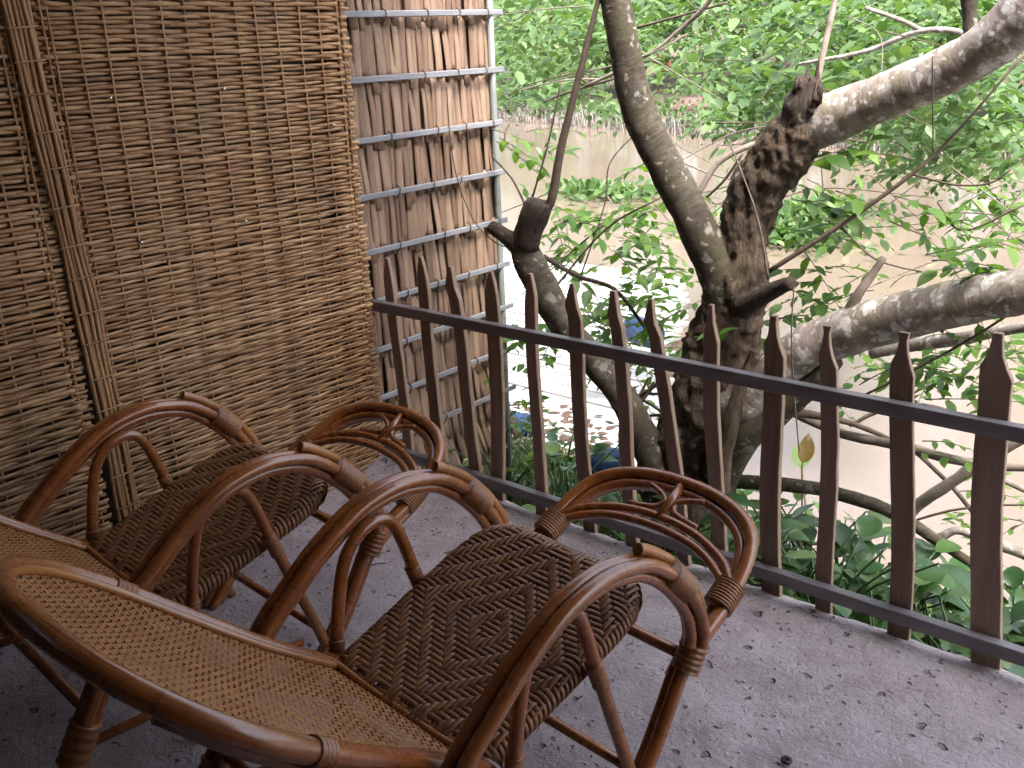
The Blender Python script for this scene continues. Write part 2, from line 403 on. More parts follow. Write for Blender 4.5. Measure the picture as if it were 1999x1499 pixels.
def mat_water():
    k = NB('muddy_water'); v = k.coord('Object')
    n1 = k.noise(k.coord('Object', (1, 1.6, 1)), 1.6, 3, 0.5); n2 = k.noise(k.coord('Object', (1, 1.4, 1)), 0.15, 3, 0.5)
    c = k.ramp(n2, [(0.35, (0.132, 0.101, 0.080)), (0.65, (0.158, 0.122, 0.098))])
    b = k.bsdf(c, 0.13, k.bump(n1, 0.12, 0.02), 0.9)
    b.inputs['IOR'].default_value = 1.33
    return k.m
M_WATER = mat_water()

# ------------------------------------------------------------------ the setting
WALL_X, FENCE_Y, WATER_Z = -2.85, 2.50, -0.90
FAR_A, FAR_B = np.array([-22.2, 26.1]), np.array([-5.4, 20.6])      # waterline of the far bank
_fd = (FAR_B - FAR_A) / np.linalg.norm(FAR_B - FAR_A); _fn = np.array([-_fd[1], _fd[0]])
def far_dist(x, y): return (x - FAR_A[0]) * _fn[0] + (y - FAR_A[1]) * _fn[1]
def near_shore(x): return 4.25 + 0.25 * math.sin(x * 1.3) + (0.5 if x < -2.2 else 0.0) * min(1, (-2.2 - x))
def ground_z(x, y):
    fd = far_dist(x, y)
    if fd > -3:
        z = -0.98 + (0.22 * (fd + 0.3) if fd > -0.3 else 0.7 * (fd + 0.3)); z = min(z, 0.6 + 0.01 * max(fd, 0))
        if fd > 0: z += 0.12 * noise.noise(Vector((x * 0.5, y * 0.5, 0)))
        return max(z, -2.2)
    s = near_shore(x)
    if y < 2.2: return -0.30
    t = (y - 2.2) / (s - 2.2)
    z = -0.30 - 0.62 * t ** 1.4 if t < 1 else -0.92 - 0.45 * (y - s)
    return max(z + 0.05 * noise.noise(Vector((x * 2.1, y * 2.1, 3))), -2.2)
def build_ground():
    xs = np.concatenate([np.linspace(-400, -60, 12), np.linspace(-55, -8, 40), np.linspace(-7, 4, 56), np.linspace(5, 30, 20), np.linspace(40, 400, 10)])
    ys = np.concatenate([np.linspace(-300, -5, 10), np.linspace(-3, 2, 6), np.linspace(2.2, 7, 40), np.linspace(7.5, 17, 14), np.linspace(18, 36, 40), np.linspace(40, 700, 16)])
    verts = [(x, y, ground_z(x, y)) for y in ys for x in xs]; n = len(xs)
    faces = [(j * n + i, j * n + i + 1, (j + 1) * n + i + 1, (j + 1) * n + i) for j in range(len(ys) - 1) for i in range(n - 1)]
    tag(mesh_obj('ground', verts, faces, M_MUD), kind='structure')
build_ground()
w = mesh_obj('river', [(-400, 2.9, WATER_Z), (400, 2.9, WATER_Z), (400, 300, WATER_Z), (-400, 300, WATER_Z)], [(0, 1, 2, 3)], M_WATER, smooth=False)
tag(w, kind='structure')

def build_floor():
    xs = np.concatenate([np.linspace(-3.0, 0.2, 130), np.linspace(0.3, 3.6, 20)])
    ys = np.concatenate([np.linspace(-2.4, 0.6, 16), np.linspace(0.64, 2.30, 60), np.linspace(2.32, 2.50, 12)])
    n = len(xs); verts = []
    for y in ys:
        for x in xs:
            z = 0.004 * noise.noise(Vector((x * 3, y * 3, 0))) + 0.002 * noise.noise(Vector((x * 11, y * 11, 0)))
            e = max(0, (y - 2.42) / 0.08)
            z += 0.012 * noise.noise(Vector((x * 7, 5, 1))) * e - 0.012 * e * e
            yy = y + (0.018 * noise.noise(Vector((x * 6, 0, 9))) + 0.008 * noise.noise(Vector((x * 22, 0, 9))) if y > 2.49 else 0)
            # trowelled-up mortar lump where mat, wall and floor meet
            d = math.hypot(x + 2.78, (y - 2.44) * 1.0); z += 0.05 * math.exp(-(d / 0.13) ** 2) * (1 + 0.6 * noise.noise(Vector((x * 22, y * 22, 2))))
            verts.append((x, yy, z))
    faces = [(j * n + i, j * n + i + 1, (j + 1) * n + i + 1, (j + 1) * n + i) for j in range(len(ys) - 1) for i in range(n - 1)]
    top = len(verts); last = (len(ys) - 1) * n
    for k, zz in enumerate((-0.06, -0.16, -0.6)):
        for i in range(n):
            x, y, _ = verts[last + i]; verts.append((x, y + 0.012 * noise.noise(Vector((x * 9, zz * 9, 4))) - 0.01 * (k == 2), zz))
    rows = [last] + [top + k * n for k in range(3)]
    for a, b in zip(rows[:-1], rows[1:]):
        faces += [(a + i, a + i + 1, b + i + 1, b + i) for i in range(n - 1)]
    tag(mesh_obj('porch_floor', verts, faces, M_FLOOR), kind='structure')
build_floor()
# the hut behind and above the camera: it is what keeps the porch in shade
tag(box('hut_wall', -2.93, 3.4, -2.45, -2.37, -0.02, 3.05, M_THATCH), kind='structure')
rv = [(-3.35, -2.9, 3.3), (3.7, -2.9, 3.3), (3.7, 2.45, 2.75), (-3.35, 2.45, 2.75)]
rv += [(x, y, z + 0.12) for x, y, z in rv]
tag(mesh_obj('porch_roof', rv, [(0, 3, 2, 1), (4, 5, 6, 7), (0, 1, 5, 4), (1, 2, 6, 5), (2, 3, 7, 6), (3, 0, 4, 7)], M_THATCH, smooth=False), kind='structure')
tag(box('unseen_shade_wall', 1.5, 1.58, -2.37, 1.5, -0.02, 2.95, M_THATCH), kind='structure')  # unseen wall added to darken the left and rear of the porch
tag(box('hut_side_wall', -3.02, -2.935, -2.45, 2.47, -0.35, 2.6, M_BACK), kind='structure')

# ------------------------------------------------------------------ woven reed mats on the left wall
def reed_mesh(name, length, stakes, parity, amp, h, t, seed):
    rnd = random.Random(seed); pts = []; n = len(stakes)
    ph = [rnd.uniform(-1, 1) for _ in range(6)]
    seq = [(-rnd.uniform(0.006, 0.022), 0.0)]
    for i in range(n):
        s = 1 if (i + parity) % 2 == 0 else -1
        seq.append((stakes[i], s * amp))
        if i < n - 1: seq.append(((stakes[i] + stakes[i + 1]) / 2, 0.12 * amp * rnd.uniform(-1, 1)))
    seq.append((length + rnd.uniform(0.004, 0.024), 0.0))
    ctrl = []
    for y, x in seq:
        z = 0.0022 * (ph[0] * math.sin(y * 5 + ph[1] * 3) + ph[2] * math.sin(y * 13 + ph[3] * 5)) + rnd.uniform(-0.0012, 0.0012)
        ctrl.append((x, y, z))
    pts = catmull(ctrl, 2)
    rr = [1.0 + 0.10 * math.sin(p[1] * 9 + ph[4] * 4) for p in pts]
    v, f, uv = tube_geo(pts, rr, 6, flat=(h, t), ref=(0, 0, 1))
    me = mesh_obj(name, v, f, M_REED, None, True, uv)
    return me
def build_mat(name, label, y0, y1, x_face, z_top, tilt0, tilt1, n_stakes, seed):
    root = empty(name, (x_face, y0, 0.0)); tag(root, label, 'mat')
    rnd = random.Random(seed)
    L = y1 - y0
    stakes = [L * (i + 0.25) / (n_stakes - 0.5) + rnd.uniform(-0.006, 0.006) for i in range(n_stakes)]
    stakes = [0.012, 0.03] + stakes[1:-1] + [L - 0.03, L - 0.012]
    protos = {}
    for par in (0, 1):
        for k in range(5): protos[(par, k)] = reed_mesh('reed', L, stakes, par, 0.0062, 0.0063, 0.0042, seed * 100 + par * 10 + k)
    used = set(); z = 0.012; i = 0
    while z < z_top:
        key = (i % 2, rnd.randrange(5))
        if key in used: o = copy_obj(protos[key], root)
        else: o = protos[key]; o.parent = root; used.add(key)
        fz = z / z_top
        o.location = (rnd.uniform(-0.0015, 0.0015) + 0.006 * math.sin(z * 3.1), rnd.uniform(-0.006, 0.006), z)
        o.rotation_euler = (tilt0 + (tilt1 - tilt0) * fz + rnd.uniform(-0.0025, 0.0025), 0, rnd.uniform(-0.002, 0.002))
        o.scale = (1, 1, rnd.uniform(0.8, 1.18))
        z += rnd.uniform(0.0118, 0.0136); i += 1
    for k in protos:
        if k not in used: bpy.data.objects.remove(protos[k])
    for s in stakes:
        pts = [(rnd.uniform(-0.001, 0.001), s + 0.006 * math.sin(zz * 2 + s * 9) + rnd.uniform(-0.002, 0.002) + (tilt0) * 0, zz) for zz in np.linspace(-0.0, z_top, 16)]
        tube('stake', catmull(pts, 2), 0.0042, M_REED, root, 6)
    return root
MAT_X = WALL_X + 0.035
build_mat('woven_reed_mat', 'wide woven reed mat lining the wall, between the cane bundle and the palm-leaf wall', 1.350, 2.425, MAT_X, 2.15, 0.0, 0.0, 13, 3)
build_mat('woven_reed_mat', 'darker woven reed mat at the left edge, left of the vertical cane bundle', -0.30, 1.275, MAT_X - 0.004, 2.15, 0.0, 0.0, 20, 5)
def cane_bundle():
    root = empty('cane_bundle', (MAT_X + 0.012, 1.33, 0)); tag(root, 'vertical bundle of bound canes covering the joint between two woven mats', 'canes')
    rnd = random.Random(4)
    for i in range(6):
        y = -0.033 + 0.0128 * i
        pts = [(0.004 * math.sin(i * 2.1) + rnd.uniform(-.003, .003), y + rnd.uniform(-.004, .004) + 0.012 * math.sin(zz * 2.2) + 0.030 * (0.7 - zz), zz) for zz in np.linspace(0.0, 2.15, 15)]
        tube('cane', catmull(pts, 3), 0.0068, M_REED, root, 7)
    z = 0.06
    while z < 2.15:
        pts = [(0.008, -0.044, z), (0.0135, -0.02, z + 0.002), (0.0135, 0.020, z + 0.004), (0.006, 0.042, z + 0.006)]
        pts = [(x, y + 0.012 * math.sin(z * 2.2) + 0.030 * (0.7 - z), zz) for x, y, zz in pts]
        tube('tie', catmull(pts, 3), 0.0028, M_REED, root, 5); z += rnd.uniform(0.085, 0.115)
cane_bundle()
for i, (px, py) in enumerate([(215, 191), (436, 173), (651, 244), (275, 473), (479, 432), (676, 444)]):
    d = wray(px, py); t = (MAT_X + 0.018) / d[0]; P = CAMP + d * t
    where = ['upper left of the wide reed mat', 'upper middle of the wide reed mat', 'upper right edge of the reed mat', 'left side of the wide reed mat, lower row', 'middle of the wide reed mat, lower row', 'right edge of the reed mat, lower row'][i]
    ring = [(0, 0, 0)]; fs = []
    v, f, uv = tube_geo([(-0.03, 0, 0), (0.0, 0, 0), (0.003, 0, 0), (0.006, 0, 0), (0.007, 0, 0)], [0.002, 0.002, 0.0055, 0.0045, 0.001], 10)
    o = mesh_obj('screw', v, f, mat_simple('bright_screw', (.55, .55, .55), (.75, .75, .75), 20, 0.25, metal=1.0) if i == 0 else bpy.data.materials['bright_screw'])
    o.location = P; tag(o, 'small shiny screw head in the ' + where, 'screw', 'screws holding the mat')

# ------------------------------------------------------------------ palm-leaf wall with battens and pole
def palm_wall():
    root = empty('palm_leaf_wall', (WALL_X, 2.40, 0)); tag(root, 'dry palm-leaf wall panel with grey battens ending at a grey pole', 'wall')
    rnd = random.Random(11)
    box('backing', -0.06, -0.045, 0.0, 0.85, -0.8, 2.28, M_PALM, root)  # panel added behind the strips so no light leaks through
    def strip_mesh(L, w, seed):
        r = random.Random(seed); segs = 6; v = []; f = []
        bend = r.uniform(-0.004, 0.004); tw = r.uniform(-0.12, 0.12); fold = r.uniform(0.08, 0.22)
        for i in range(segs + 1):
            t = i / segs; z = -t * L
            ww = w * (0.98 - 0.10 * t * r.uniform(0.3, 1.4)); yo = bend * math.sin(t * 2.6); xo = 0.012 * t + 0.005 * math.sin(t * 3.1 + seed)
            a = tw * t
            for k, u in enumerate((-0.5, -0.2, 0.12, 0.5)):
                dx = (0.5 - abs(u)) * fold * ww; yy = u * ww
                v.append((xo + dx * math.cos(a) + yy * math.sin(a) * 0.6, yo + yy, z))
        if True:   # the leaf is folded over the lath at its top
            for j in range(4): v[j] = (v[j][0] - 0.004, v[j][1], v[j][2])
        for i in range(segs):
            for k in range(3): f.append((i * 4 + k, (i + 1) * 4 + k, (i + 1) * 4 + k + 1, i * 4 + k + 1))
        o = mesh_obj('palm_strip', v, f, M_PALM, root)
        m = o.modifiers.new('solid', 'SOLIDIFY'); m.thickness = 0.002
        return o
    protos = [strip_mesh(0.262, 0.034, s) for s in range(9)]; used = set()
    bz = [1.930, 1.716, 1.492, 1.282, 1.079, 0.871, 0.673, 0.475, 0.275, 0.085]
    n = 28
    for ti, zt in enumerate(bz):
        z_b = zt
        for j in range(n):
            y = 0.012 + 0.825 * (j + 0.5) / n + rnd.uniform(-0.006, 0.006)
            k = rnd.randrange(9)
            if k in used: o = copy_obj(protos[k], root)
            else: o = protos[k]; used.add(k)
            fan = 0.0
            zt2 = zt + 0.012 + rnd.uniform(-0.006, 0.004) - (rnd.uniform(0.025, 0.04) if rnd.random() < 0.16 else 0)
            if ti == 8: fan = -0.03 + 0.28 * (y / 0.85) ** 2
            if ti == 9: fan = 0.10 + 0.30 * (y / 0.85)
            o.location = (-0.024 + rnd.uniform(-0.004, 0.004), y, zt2)
            o.rotation_euler = (fan + rnd.gauss(0, 0.013), rnd.uniform(-0.02, 0.02), rnd.uniform(-0.2, 0.2))
            o.scale = (1, rnd.uniform(1.0, 1.22), rnd.uniform(0.88, 1.05) * (1.25 if ti >= 8 else 1))
    for ti, zt in enumerate(bz):
        y0 = rnd.uniform(0.005, 0.05); y1 = 0.885 + rnd.uniform(-.01, .02)
        v, f = box_geo(0.006, 0.016, y0, y1, -0.0115, 0.0115); v = [(x, y, z + zt + 0.006 * (y - 0.4) + 0.004 * math.sin(y * 7 + ti)) for x, y, z in v]
        o = mesh_obj('batten', v, f, M_BATTEN, root, False); b = o.modifiers.new('b', 'BEVEL'); b.width = 0.003
        for k in range(4):   # wire ties
            y = [0.80, 0.45, 0.22, 0.62][k] + rnd.uniform(-0.03, 0.03)
            if rnd.random() < 0.75:
                zz = zt + 0.006 * (y - 0.4)
                tube('wire_tie', catmull([(0.004, y - .006, zz - .03), (0.020, y, zz - .012), (0.0205, y + .004, zz + .012), (0.003, y + .002, zz + .022)], 3), 0.0022, M_WIRE, root, 5)
    tube('pole', [(0.0, 0.842, -0.75), (0.0, 0.842, 0.6), (-0.002, 0.839, 1.4), (0.0, 0.838, 2.25)], 0.014, M_POLE, root, 12)
    box('post', -0.055, -0.022, 0.852, 0.886, -0.8, 2.26, M_POLE, root, 0.003)
    return root
palm_wall()

# ------------------------------------------------------------------ picket fence
def fence():
    root = empty('picket_fence', (-1.6, FENCE_Y, 0)); tag(root, 'brown wooden picket fence with two dark steel rails at the porch edge', 'fence')
    tops = [(757, 503), (820, 500), (880, 519), (962, 530), (1035, 533), (1116, 553), (1200, 567), (1275, 583), (1387, 593), (1510, 615), (1620, 635), (1768, 648), (1945, 648)]
    mids = [(772, 640), (836, 650), (893, 620), (967, 700), (1043, 700), (1128, 720), (1207, 720), (1292, 720), (1393, 770), (1505, 800), (1622, 800), (1765, 800), (1932, 900)]
    wpx = [25, 27, 28, 33, 26, 31, 27, 27, 31, 40, 34, 46, 58]
    bots = {12: (1920, 1300), 11: (1755, 1240), 10: (1612, 1190), 9: (1506, 1150), 8: (1402, 1060), 6: (1238, 1060)}
    rnd = random.Random(21)
    for i, (t, m) in enumerate(zip(tops, mids)):
        Y = FENCE_Y - 0.014
        T = at_y(*t, Y); Mm = at_y(*m, Y)
        wd = px_size(Mm, wpx[i]); zb = -0.04 if i > 5 else -0.14
        if i in bots: Bm = at_y(*bots[i], Y)
        else: Bm = Mm
        slope = (Bm.x - T.x) / (Bm.z - T.z)
        th = 0.019 + rnd.uniform(-.003, .004)
        N = 22; verts = []; zs = [zb + (T.z - 0.115 - zb) * k / N for k in range(N + 1)]
        def cx(z): return T.x + slope * (z - T.z) + 0.006 * math.sin(z * 7 + i * 1.7)
        tipw = rnd.uniform(0.006, 0.011) if i < 9 else rnd.uniform(0.009, 0.014)
        prof = []
        for z in zs:
            wl = wd / 2 * (1 + 0.07 * noise.noise(Vector((i * 7.3, z * 9, 0)))); wr = wd / 2 * (1 + 0.09 * noise.noise(Vector((i * 3.1, z * 12, 5))))
            prof.append((z, cx(z) - wl, cx(z) + wr))
        if i < 8: sh = [(0.075, 0.47, 0.45), (0.04, 0.30, 0.32)]
        else: sh = [(0.085, 0.42, 0.40), (0.055, 0.23, 0.24), (0.02, 0.17, 0.17)]
        skew = rnd.uniform(-0.012, 0.006) if i < 8 else 0
        for dz, a, b in sh: prof.append((T.z - dz, cx(T.z) - wd * a + skew * .5, cx(T.z) + wd * b + skew * .5))
        prof.append((T.z, cx(T.z) - tipw + skew * 0, cx(T.z) + tipw))
        ox, oz = cx(0), 0.0
        for (z, xl, xr) in prof:
            tt = 0.6 + 0.4 * min(1, (T.z - z) / 0.08)
            for (x, y) in ((xl, -th / 2), (xr, -th / 2), (xr, th / 2 * tt), (xl, th / 2 * tt)):
                verts.append((x - ox, y + 0.003 * noise.noise(Vector((i, z * 6, 2))), z))
        faces = []
        for k in range(len(prof) - 1):
            for j in range(4): faces.append((k * 4 + j, k * 4 + (j + 1) % 4, k * 4 + 4 + (j + 1) % 4, k * 4 + 4 + j))
        faces.append((3, 2, 1, 0)); n = (len(prof) - 1) * 4; faces.append((n, n + 1, n + 2, n + 3))
        o = mesh_obj('picket', verts, faces, M_PICKET, root, False); o.location = (ox + 1.6, Y - FENCE_Y, 0)
        b = o.modifiers.new('b', 'BEVEL'); b.width = 0.0018; b.limit_method = 'ANGLE'
    for zc in (0.668, 0.072):
        v, f = box_geo(-1.245, 2.6, -0.058, -0.026, -0.02, 0.02)
        o = mesh_obj('rail', [(x, y, z + zc) for x, y, z in v], f, M_STEEL, root, False)
        b = o.modifiers.new('b', 'BEVEL'); b.width = 0.003; b.segments = 2
fence()

# ------------------------------------------------------------------ rattan recliners
def path3(pts, n=7): return catmull(pts, n)
def wrap_geo(path, rad, turns):
    P = np.array([list(p) for p in path]); m = turns * 4 + 1
    L = np.concatenate([[0], np.cumsum(np.linalg.norm(np.diff(P, axis=0), axis=1))]); s = np.linspace(0, L[-1], m)
    Q = np.stack([np.interp(s, L, P[:, k]) for k in range(3)], 1)
    rr = [rad * (1 + 0.07 * (1, 0.5, -0.6, 0.5)[i % 4]) for i in range(m)]
    return Q, rr
def seat_half(b):      # half width of the woven seat at depth fraction b (0 rear .. 1 front)
    if b < 0.72: return 0.250 - 0.012 * (1 - b / 0.72)
    t = (b - 0.72) / 0.28; return 0.250 - 0.085 * (1 - math.sqrt(max(0, 1 - t ** 2.4)))
V0, V1, ZR, ZF = -0.215, 0.275, 0.362, 0.520
def seat_pt(u, b, lift=0.0):
    v = V0 + (V1 - V0) * b; z = ZR + (ZF - ZR) * b
    z += -0.020 * math.sin(math.pi * min(max(b, 0), 1)) * max(0, 1 - (u / 0.25) ** 2)
    hw = seat_half(min(max(b, 0), 1)); d = min(hw - abs(u), (1 - b) * 0.5 + 0.002, b * 0.5 + 0.002); r = 0.026
    if d < r: z -= 0.9 * (r - math.sqrt(max(0, r * r - (r - max(d, 0)) ** 2)))
    return (u, v - lift * 0.3, z + lift * 0.95)

def build_chair():
    root = empty('rattan_recliner', (0, 0, 0))
    hoop = [(-0.56, 0.0), (-0.52, 0.135), (-0.43, 0.30), (-0.34, 0.452), (-0.26, 0.525), (-0.19, 0.581), (-0.10, 0.634), (-0.03, 0.657), (0.045, 0.664), (0.11, 0.655), (0.17, 0.634), (0.235, 0.586), (0.295, 0.52), (0.335, 0.455), (0.350, 0.40), (0.345, 0.368)]
    def offs(curve, d):
        c = [np.array(p) for p in curve]; out = []
        for i, p in enumerate(c):
            t = c[min(i + 1, len(c) - 1)] - c[max(i - 1, 0)]; t /= np.linalg.norm(t); out.append(p + d * np.array([-t[1], t[0]]))
        return out
    for s in (-1, 1):
        # arm hoop: three poles bound side by side
        for du, dn, i0, r in ((-0.0145, 0, 0, 0.0150), (0.0145, 0, 1, 0.0148), (0.0, -0.0245, 1, 0.0140)):
            cv = offs(hoop, dn)[i0:]
            tube('arm_pole', path3([(s * 0.305 + du, p[0], p[1]) for p in cv]), r, M_RATTAN, root, 12)
        # short pole lying on the front of the hoop, its cut end showing
        cv = offs(hoop, 0.025)[10:15]
        pts = [(s * 0.300, 0.150, 0.672)] + [(s * 0.300, p[0], p[1]) for p in cv]
        cap = tube('cut_pole', path3(pts), 0.0125, M_RATTAN_LIGHT, root, 12)
        Q, rr = wrap_geo([(s * 0.303, p[0], p[1]) for p in path3(offs(hoop, 0.004)[11:13], 4)], 0.0345, 9)
        tube('binding', Q, rr, M_WRAP, root, 14, flat=(0.95, 0.92), ref=(s, 0, 0))
        Q, rr = wrap_geo([(s * 0.305, p[0], p[1]) for p in path3(offs(hoop, -0.006)[1:3], 4)[0:3]], 0.034, 4)
        tube('binding', Q, rr, M_WRAP, root, 14, ref=(s, 0, 0))
        # inner inverted-U leg
        U = [(-0.205, 0.0), (-0.192, 0.20), (-0.178, 0.345), (-0.160, 0.46), (-0.132, 0.555), (-0.085, 0.602), (-0.035, 0.612), (0.000, 0.590), (0.026, 0.53), (0.055, 0.435), (0.10, 0.30), (0.145, 0.17), (0.20, 0.0)]
        tube('inner_leg', path3([(s * 0.277, a, b) for a, b in U], 6), 0.0145, M_RATTAN, root, 12)
        for pts in ([(s * 0.277, 0.045, 0.46), (s * 0.277, 0.066, 0.40)], [(s * 0.277, -0.174, 0.375), (s * 0.277, -0.183, 0.30)]):
            Q, rr = wrap_geo(pts, 0.0175, 5); tube('binding', Q, rr, M_WRAP, root, 12)
        # joint to the backrest
        tube('joint_pole', path3([(s * 0.20, -0.205, 0.345), (s * 0.262, -0.205, 0.343), (s * 0.297, -0.225, 0.325), (s * 0.300, -0.262, 0.318)], 5), 0.0165, M_RATTAN, root, 12)
        Q, rr = wrap_geo([(s * 0.301, -0.240, 0.322), (s * 0.300, -0.272, 0.318)], 0.0195, 4); tube('binding', Q, rr, M_WRAP, root, 12)
        # side stretcher near the floor and knot at the front leg
        tube('stretcher', [(s * 0.290, -0.52, 0.15), (s * 0.283, -0.19, 0.135), (s * 0.280, 0.10, 0.125)], 0.0115, M_RATTAN, root, 10)
        Q, rr = wrap_geo([(s * 0.285, 0.372, 0.350), (s * 0.282, 0.338, 0.292)], 0.031, 5); tube('binding', Q, rr, M_WRAP, root, 12)
        tube('peg', [(s * 0.262, 0.372, 0.335), (s * 0.245, 0.335, 0.262)], 0.0125, M_RATTAN, root, 10)
        tube('brace_pole', path3([(s * 0.262, 0.352, 0.44), (s * 0.270, 0.360, 0.36), (s * 0.268, 0.335, 0.29)], 4), 0.009, M_RATTAN_LIGHT, root, 8)
        Q, rr = wrap_geo([(s * 0.268, 0.478, 0.380), (s * 0.266, 0.535, 0.409)], 0.034, 8); tube('binding', Q, rr, M_WRAP, root, 14)
    # front leg loop: two parallel bent poles running floor - front - floor
    c30, s30 = math.cos(R(31)), math.sin(R(31))
    def loop_path(du, ds, dn):
        side = [(0.282, 0.115, 0.0), (0.282, 0.185, 0.085), (0.282, 0.240, 0.155), (0.282, 0.292, 0.235), (0.282, 0.335, 0.300), (0.282, 0.400, 0.345), (0.281, 0.498, 0.390)]
        arc = [(0.277, 0.065), (0.264, 0.132), (0.235, 0.186), (0.178, 0.226), (0.095, 0.250), (0.0, 0.257)]
        def pl(u, s_): return (u, 0.498 + s_ * c30, 0.390 + s_ * s30)
        right = [(u - du, v - 0.5 * dn, z + dn) for u, v, z in side] + [(lambda q: (q[0], q[1] - 0.5 * dn, q[2] + dn))(pl(u * (1 - du / 0.28), s_ - ds * min(1, s_ / 0.2))) for u, s_ in arc]
        left = [(-u, v, z) for u, v, z in right[:-1]][::-1]
        return path3(right + left, 6), pl
    p, pl = loop_path(0, 0, 0); tube('front_loop', p, 0.0165, M_RATTAN, root, 12)
    p, _ = loop_path(0.024, 0.024, -0.009); tube('front_loop', p, 0.0135, M_RATTAN, root, 12)
    p, _ = loop_path(0.012, 0.012, -0.030); tube('front_loop', p, 0.0130, M_RATTAN, root, 12)
    a1 = [(-0.262, 0.045), (-0.21, 0.092), (-0.11, 0.130), (0.0, 0.141), (0.11, 0.130), (0.21, 0.092), (0.262, 0.045)]
    a2 = [(-0.258, -0.005), (-0.235, 0.045), (-0.15, 0.092), (-0.05, 0.110), (0.05, 0.110), (0.15, 0.092), (0.235, 0.045), (0.258, -0.005)]
    tube('inner_arc', path3([pl(*q) for q in a1]), 0.0115, M_RATTAN, root, 10)
    tube('inner_arc', path3([pl(*q) for q in a2]), 0.0115, M_RATTAN, root, 10)
    for s in (-1, 1):
        tube('loop_spacer', path3([pl(s * 0.085, 0.222), pl(s * 0.035, 0.205), pl(s * 0.016, 0.185), pl(s * 0.035, 0.162), pl(s * 0.105, 0.148)], 5), 0.0085, M_RATTAN, root, 8)
    tube('loop_spacer', [pl(0, 0.245), pl(0, 0.19), pl(0, 0.135)], 0.0135, M_RATTAN, root, 10)
    # cross bars
    tube('cross_bar', [(-0.295, 0.352, 0.318), (0.0, 0.350, 0.322), (0.295, 0.352, 0.318)], 0.0135, M_RATTAN, root, 10)
    tube('cross_bar', [(-0.285, -0.186, 0.20), (0.285, -0.186, 0.20)], 0.0125, M_RATTAN, root, 10)
    tube('cross_bar', [(-0.300, -0.46, 0.235), (0.300, -0.46, 0.235)], 0.0125, M_RATTAN, root, 10)
    tube('cross_bar', [(-0.277, 0.145, 0.155), (0.277, 0.145, 0.155)], 0.012, M_RATTAN, root, 10)
    # seat frame below the weave
    fr = []
    for b in np.linspace(0.0, 1, 14): fr.append((seat_half(b) - 0.016, V0 + (V1 - V0) * b, ZR + (ZF - ZR) * b - 0.026))
    ringp = fr + [(-u, v, z) for u, v, z in fr[::-1]]
    tube('seat_frame', catmull(ringp, 2, True), 0.0185, M_SEAT, root, 10, True)
    # woven seat: every strand a real over-under strip, diamond twill
    NW, ND = 40, 40
    us = [-0.246 + 0.492 * (i + 0.5) / NW for i in range(NW)]; bs = [(j + 0.5) / ND for j in range(ND)]
    def over(i, j): return ((abs(i - NW / 2 + .5) + abs(j - ND / 2 + .5)) % 6) < 3       # weft on top
    a = 0.0029
    for j, b in enumerate(bs):
        hw = seat_half(b); pts = []
        zc = ZR + (ZF - ZR) * b - 0.026; vv = V0 + (V1 - V0) * b
        def wrapu(sg): return [(sg * (hw - 0.016 + 0.0215 * math.sin(R(q_))), vv, zc + 0.0215 * math.cos(R(q_))) for q_ in (25, 55, 85, 115, 150, 185)]
        pts += wrapu(-1)[::-1]
        for i, u in enumerate(us):
            if abs(u) < hw - 0.014:
                sgn = 1 if over(i, j) else -1
                pts.append(seat_pt(u, b, sgn * a))
        pts += wrapu(1)
        v, f, uv = tube_geo(catmull(pts, 2), 1.0, 6, flat=(0.0058, 0.0024), ref=(0, 0.953, 0.303))
        mesh_obj('seat_strand', v, f, M_SEAT, root, True, uv)
    for i, u in enumerate(us):
        bm = 1.0
        for t in np.linspace(1, 0.7, 40):
            if seat_half(t) >= abs(u) + 0.002: bm = t; break
        pts = []
        def wrapv(b_, sg): return [(u, V0 + (V1 - V0) * b_ + sg * (0.0215 * math.sin(R(q_)) - 0.003), ZR + (ZF - ZR) * b_ - 0.026 + 0.0215 * math.cos(R(q_))) for q_ in (25, 55, 85, 115, 150, 185)]
        pts += wrapv(0.0, -1)[::-1]
        for j, b in enumerate(bs):
            if 0.02 < b < bm - 0.025:
                sgn = -1 if over(i, j) else 1
                pts.append(seat_pt(u, b, sgn * a))
        pts += wrapv(bm, 1)
        v, f, uv = tube_geo(catmull(pts, 2), 1.0, 6, flat=(0.0058, 0.0024), ref=(1, 0, 0))
        mesh_obj('seat_strand', v, f, M_SEAT, root, True, uv)
    # reclined backrest
    th = R(140); e = (math.cos(th), math.sin(th)); nrm = (math.sin(th), -math.cos(th))
    S = [0.922 * q for q in (0, 0.15, 0.25, 0.38, 0.50, 0.58, 0.66, 0.73, 0.79, 0.84, 0.875, 0.895)]
    W = [0.965 * q for q in (0.250, 0.254, 0.268, 0.300, 0.328, 0.338, 0.335, 0.312, 0.270, 0.208, 0.130, 0.055)]
    def bp(u, s_, off=0.0):
        sag = -0.018 * math.sin(math.pi * min(1, s_ / 0.83)) * max(0, 1 - (u / 0.34) ** 2)
        o_ = off + sag
        return (u, -0.216 + e[0] * s_ + nrm[0] * o_, 0.346 + e[1] * s_ + nrm[1] * o_)
    left = [bp(-w_, s_) for s_, w_ in zip(S, W)]; rightp = [bp(w_, s_) for s_, w_ in zip(S, W)][::-1]
    outline = left + [bp(0, 0.832)] + rightp
    tube('backrest_rail', catmull(outline, 5), 0.0195, M_RATTAN, root, 14)
    inner = [bp(-(w_ - 0.026), s_, 0.006) for s_, w_ in zip(S[:-1], W[:-1])] + [bp(0, 0.800, 0.006)] + [bp(w_ - 0.026, s_, 0.006) for s_, w_ in zip(S[:-1], W[:-1])][::-1]
    tube('backrest_inner_rail', catmull(inner, 5), 0.0085, M_RATTAN_LIGHT, root, 10)
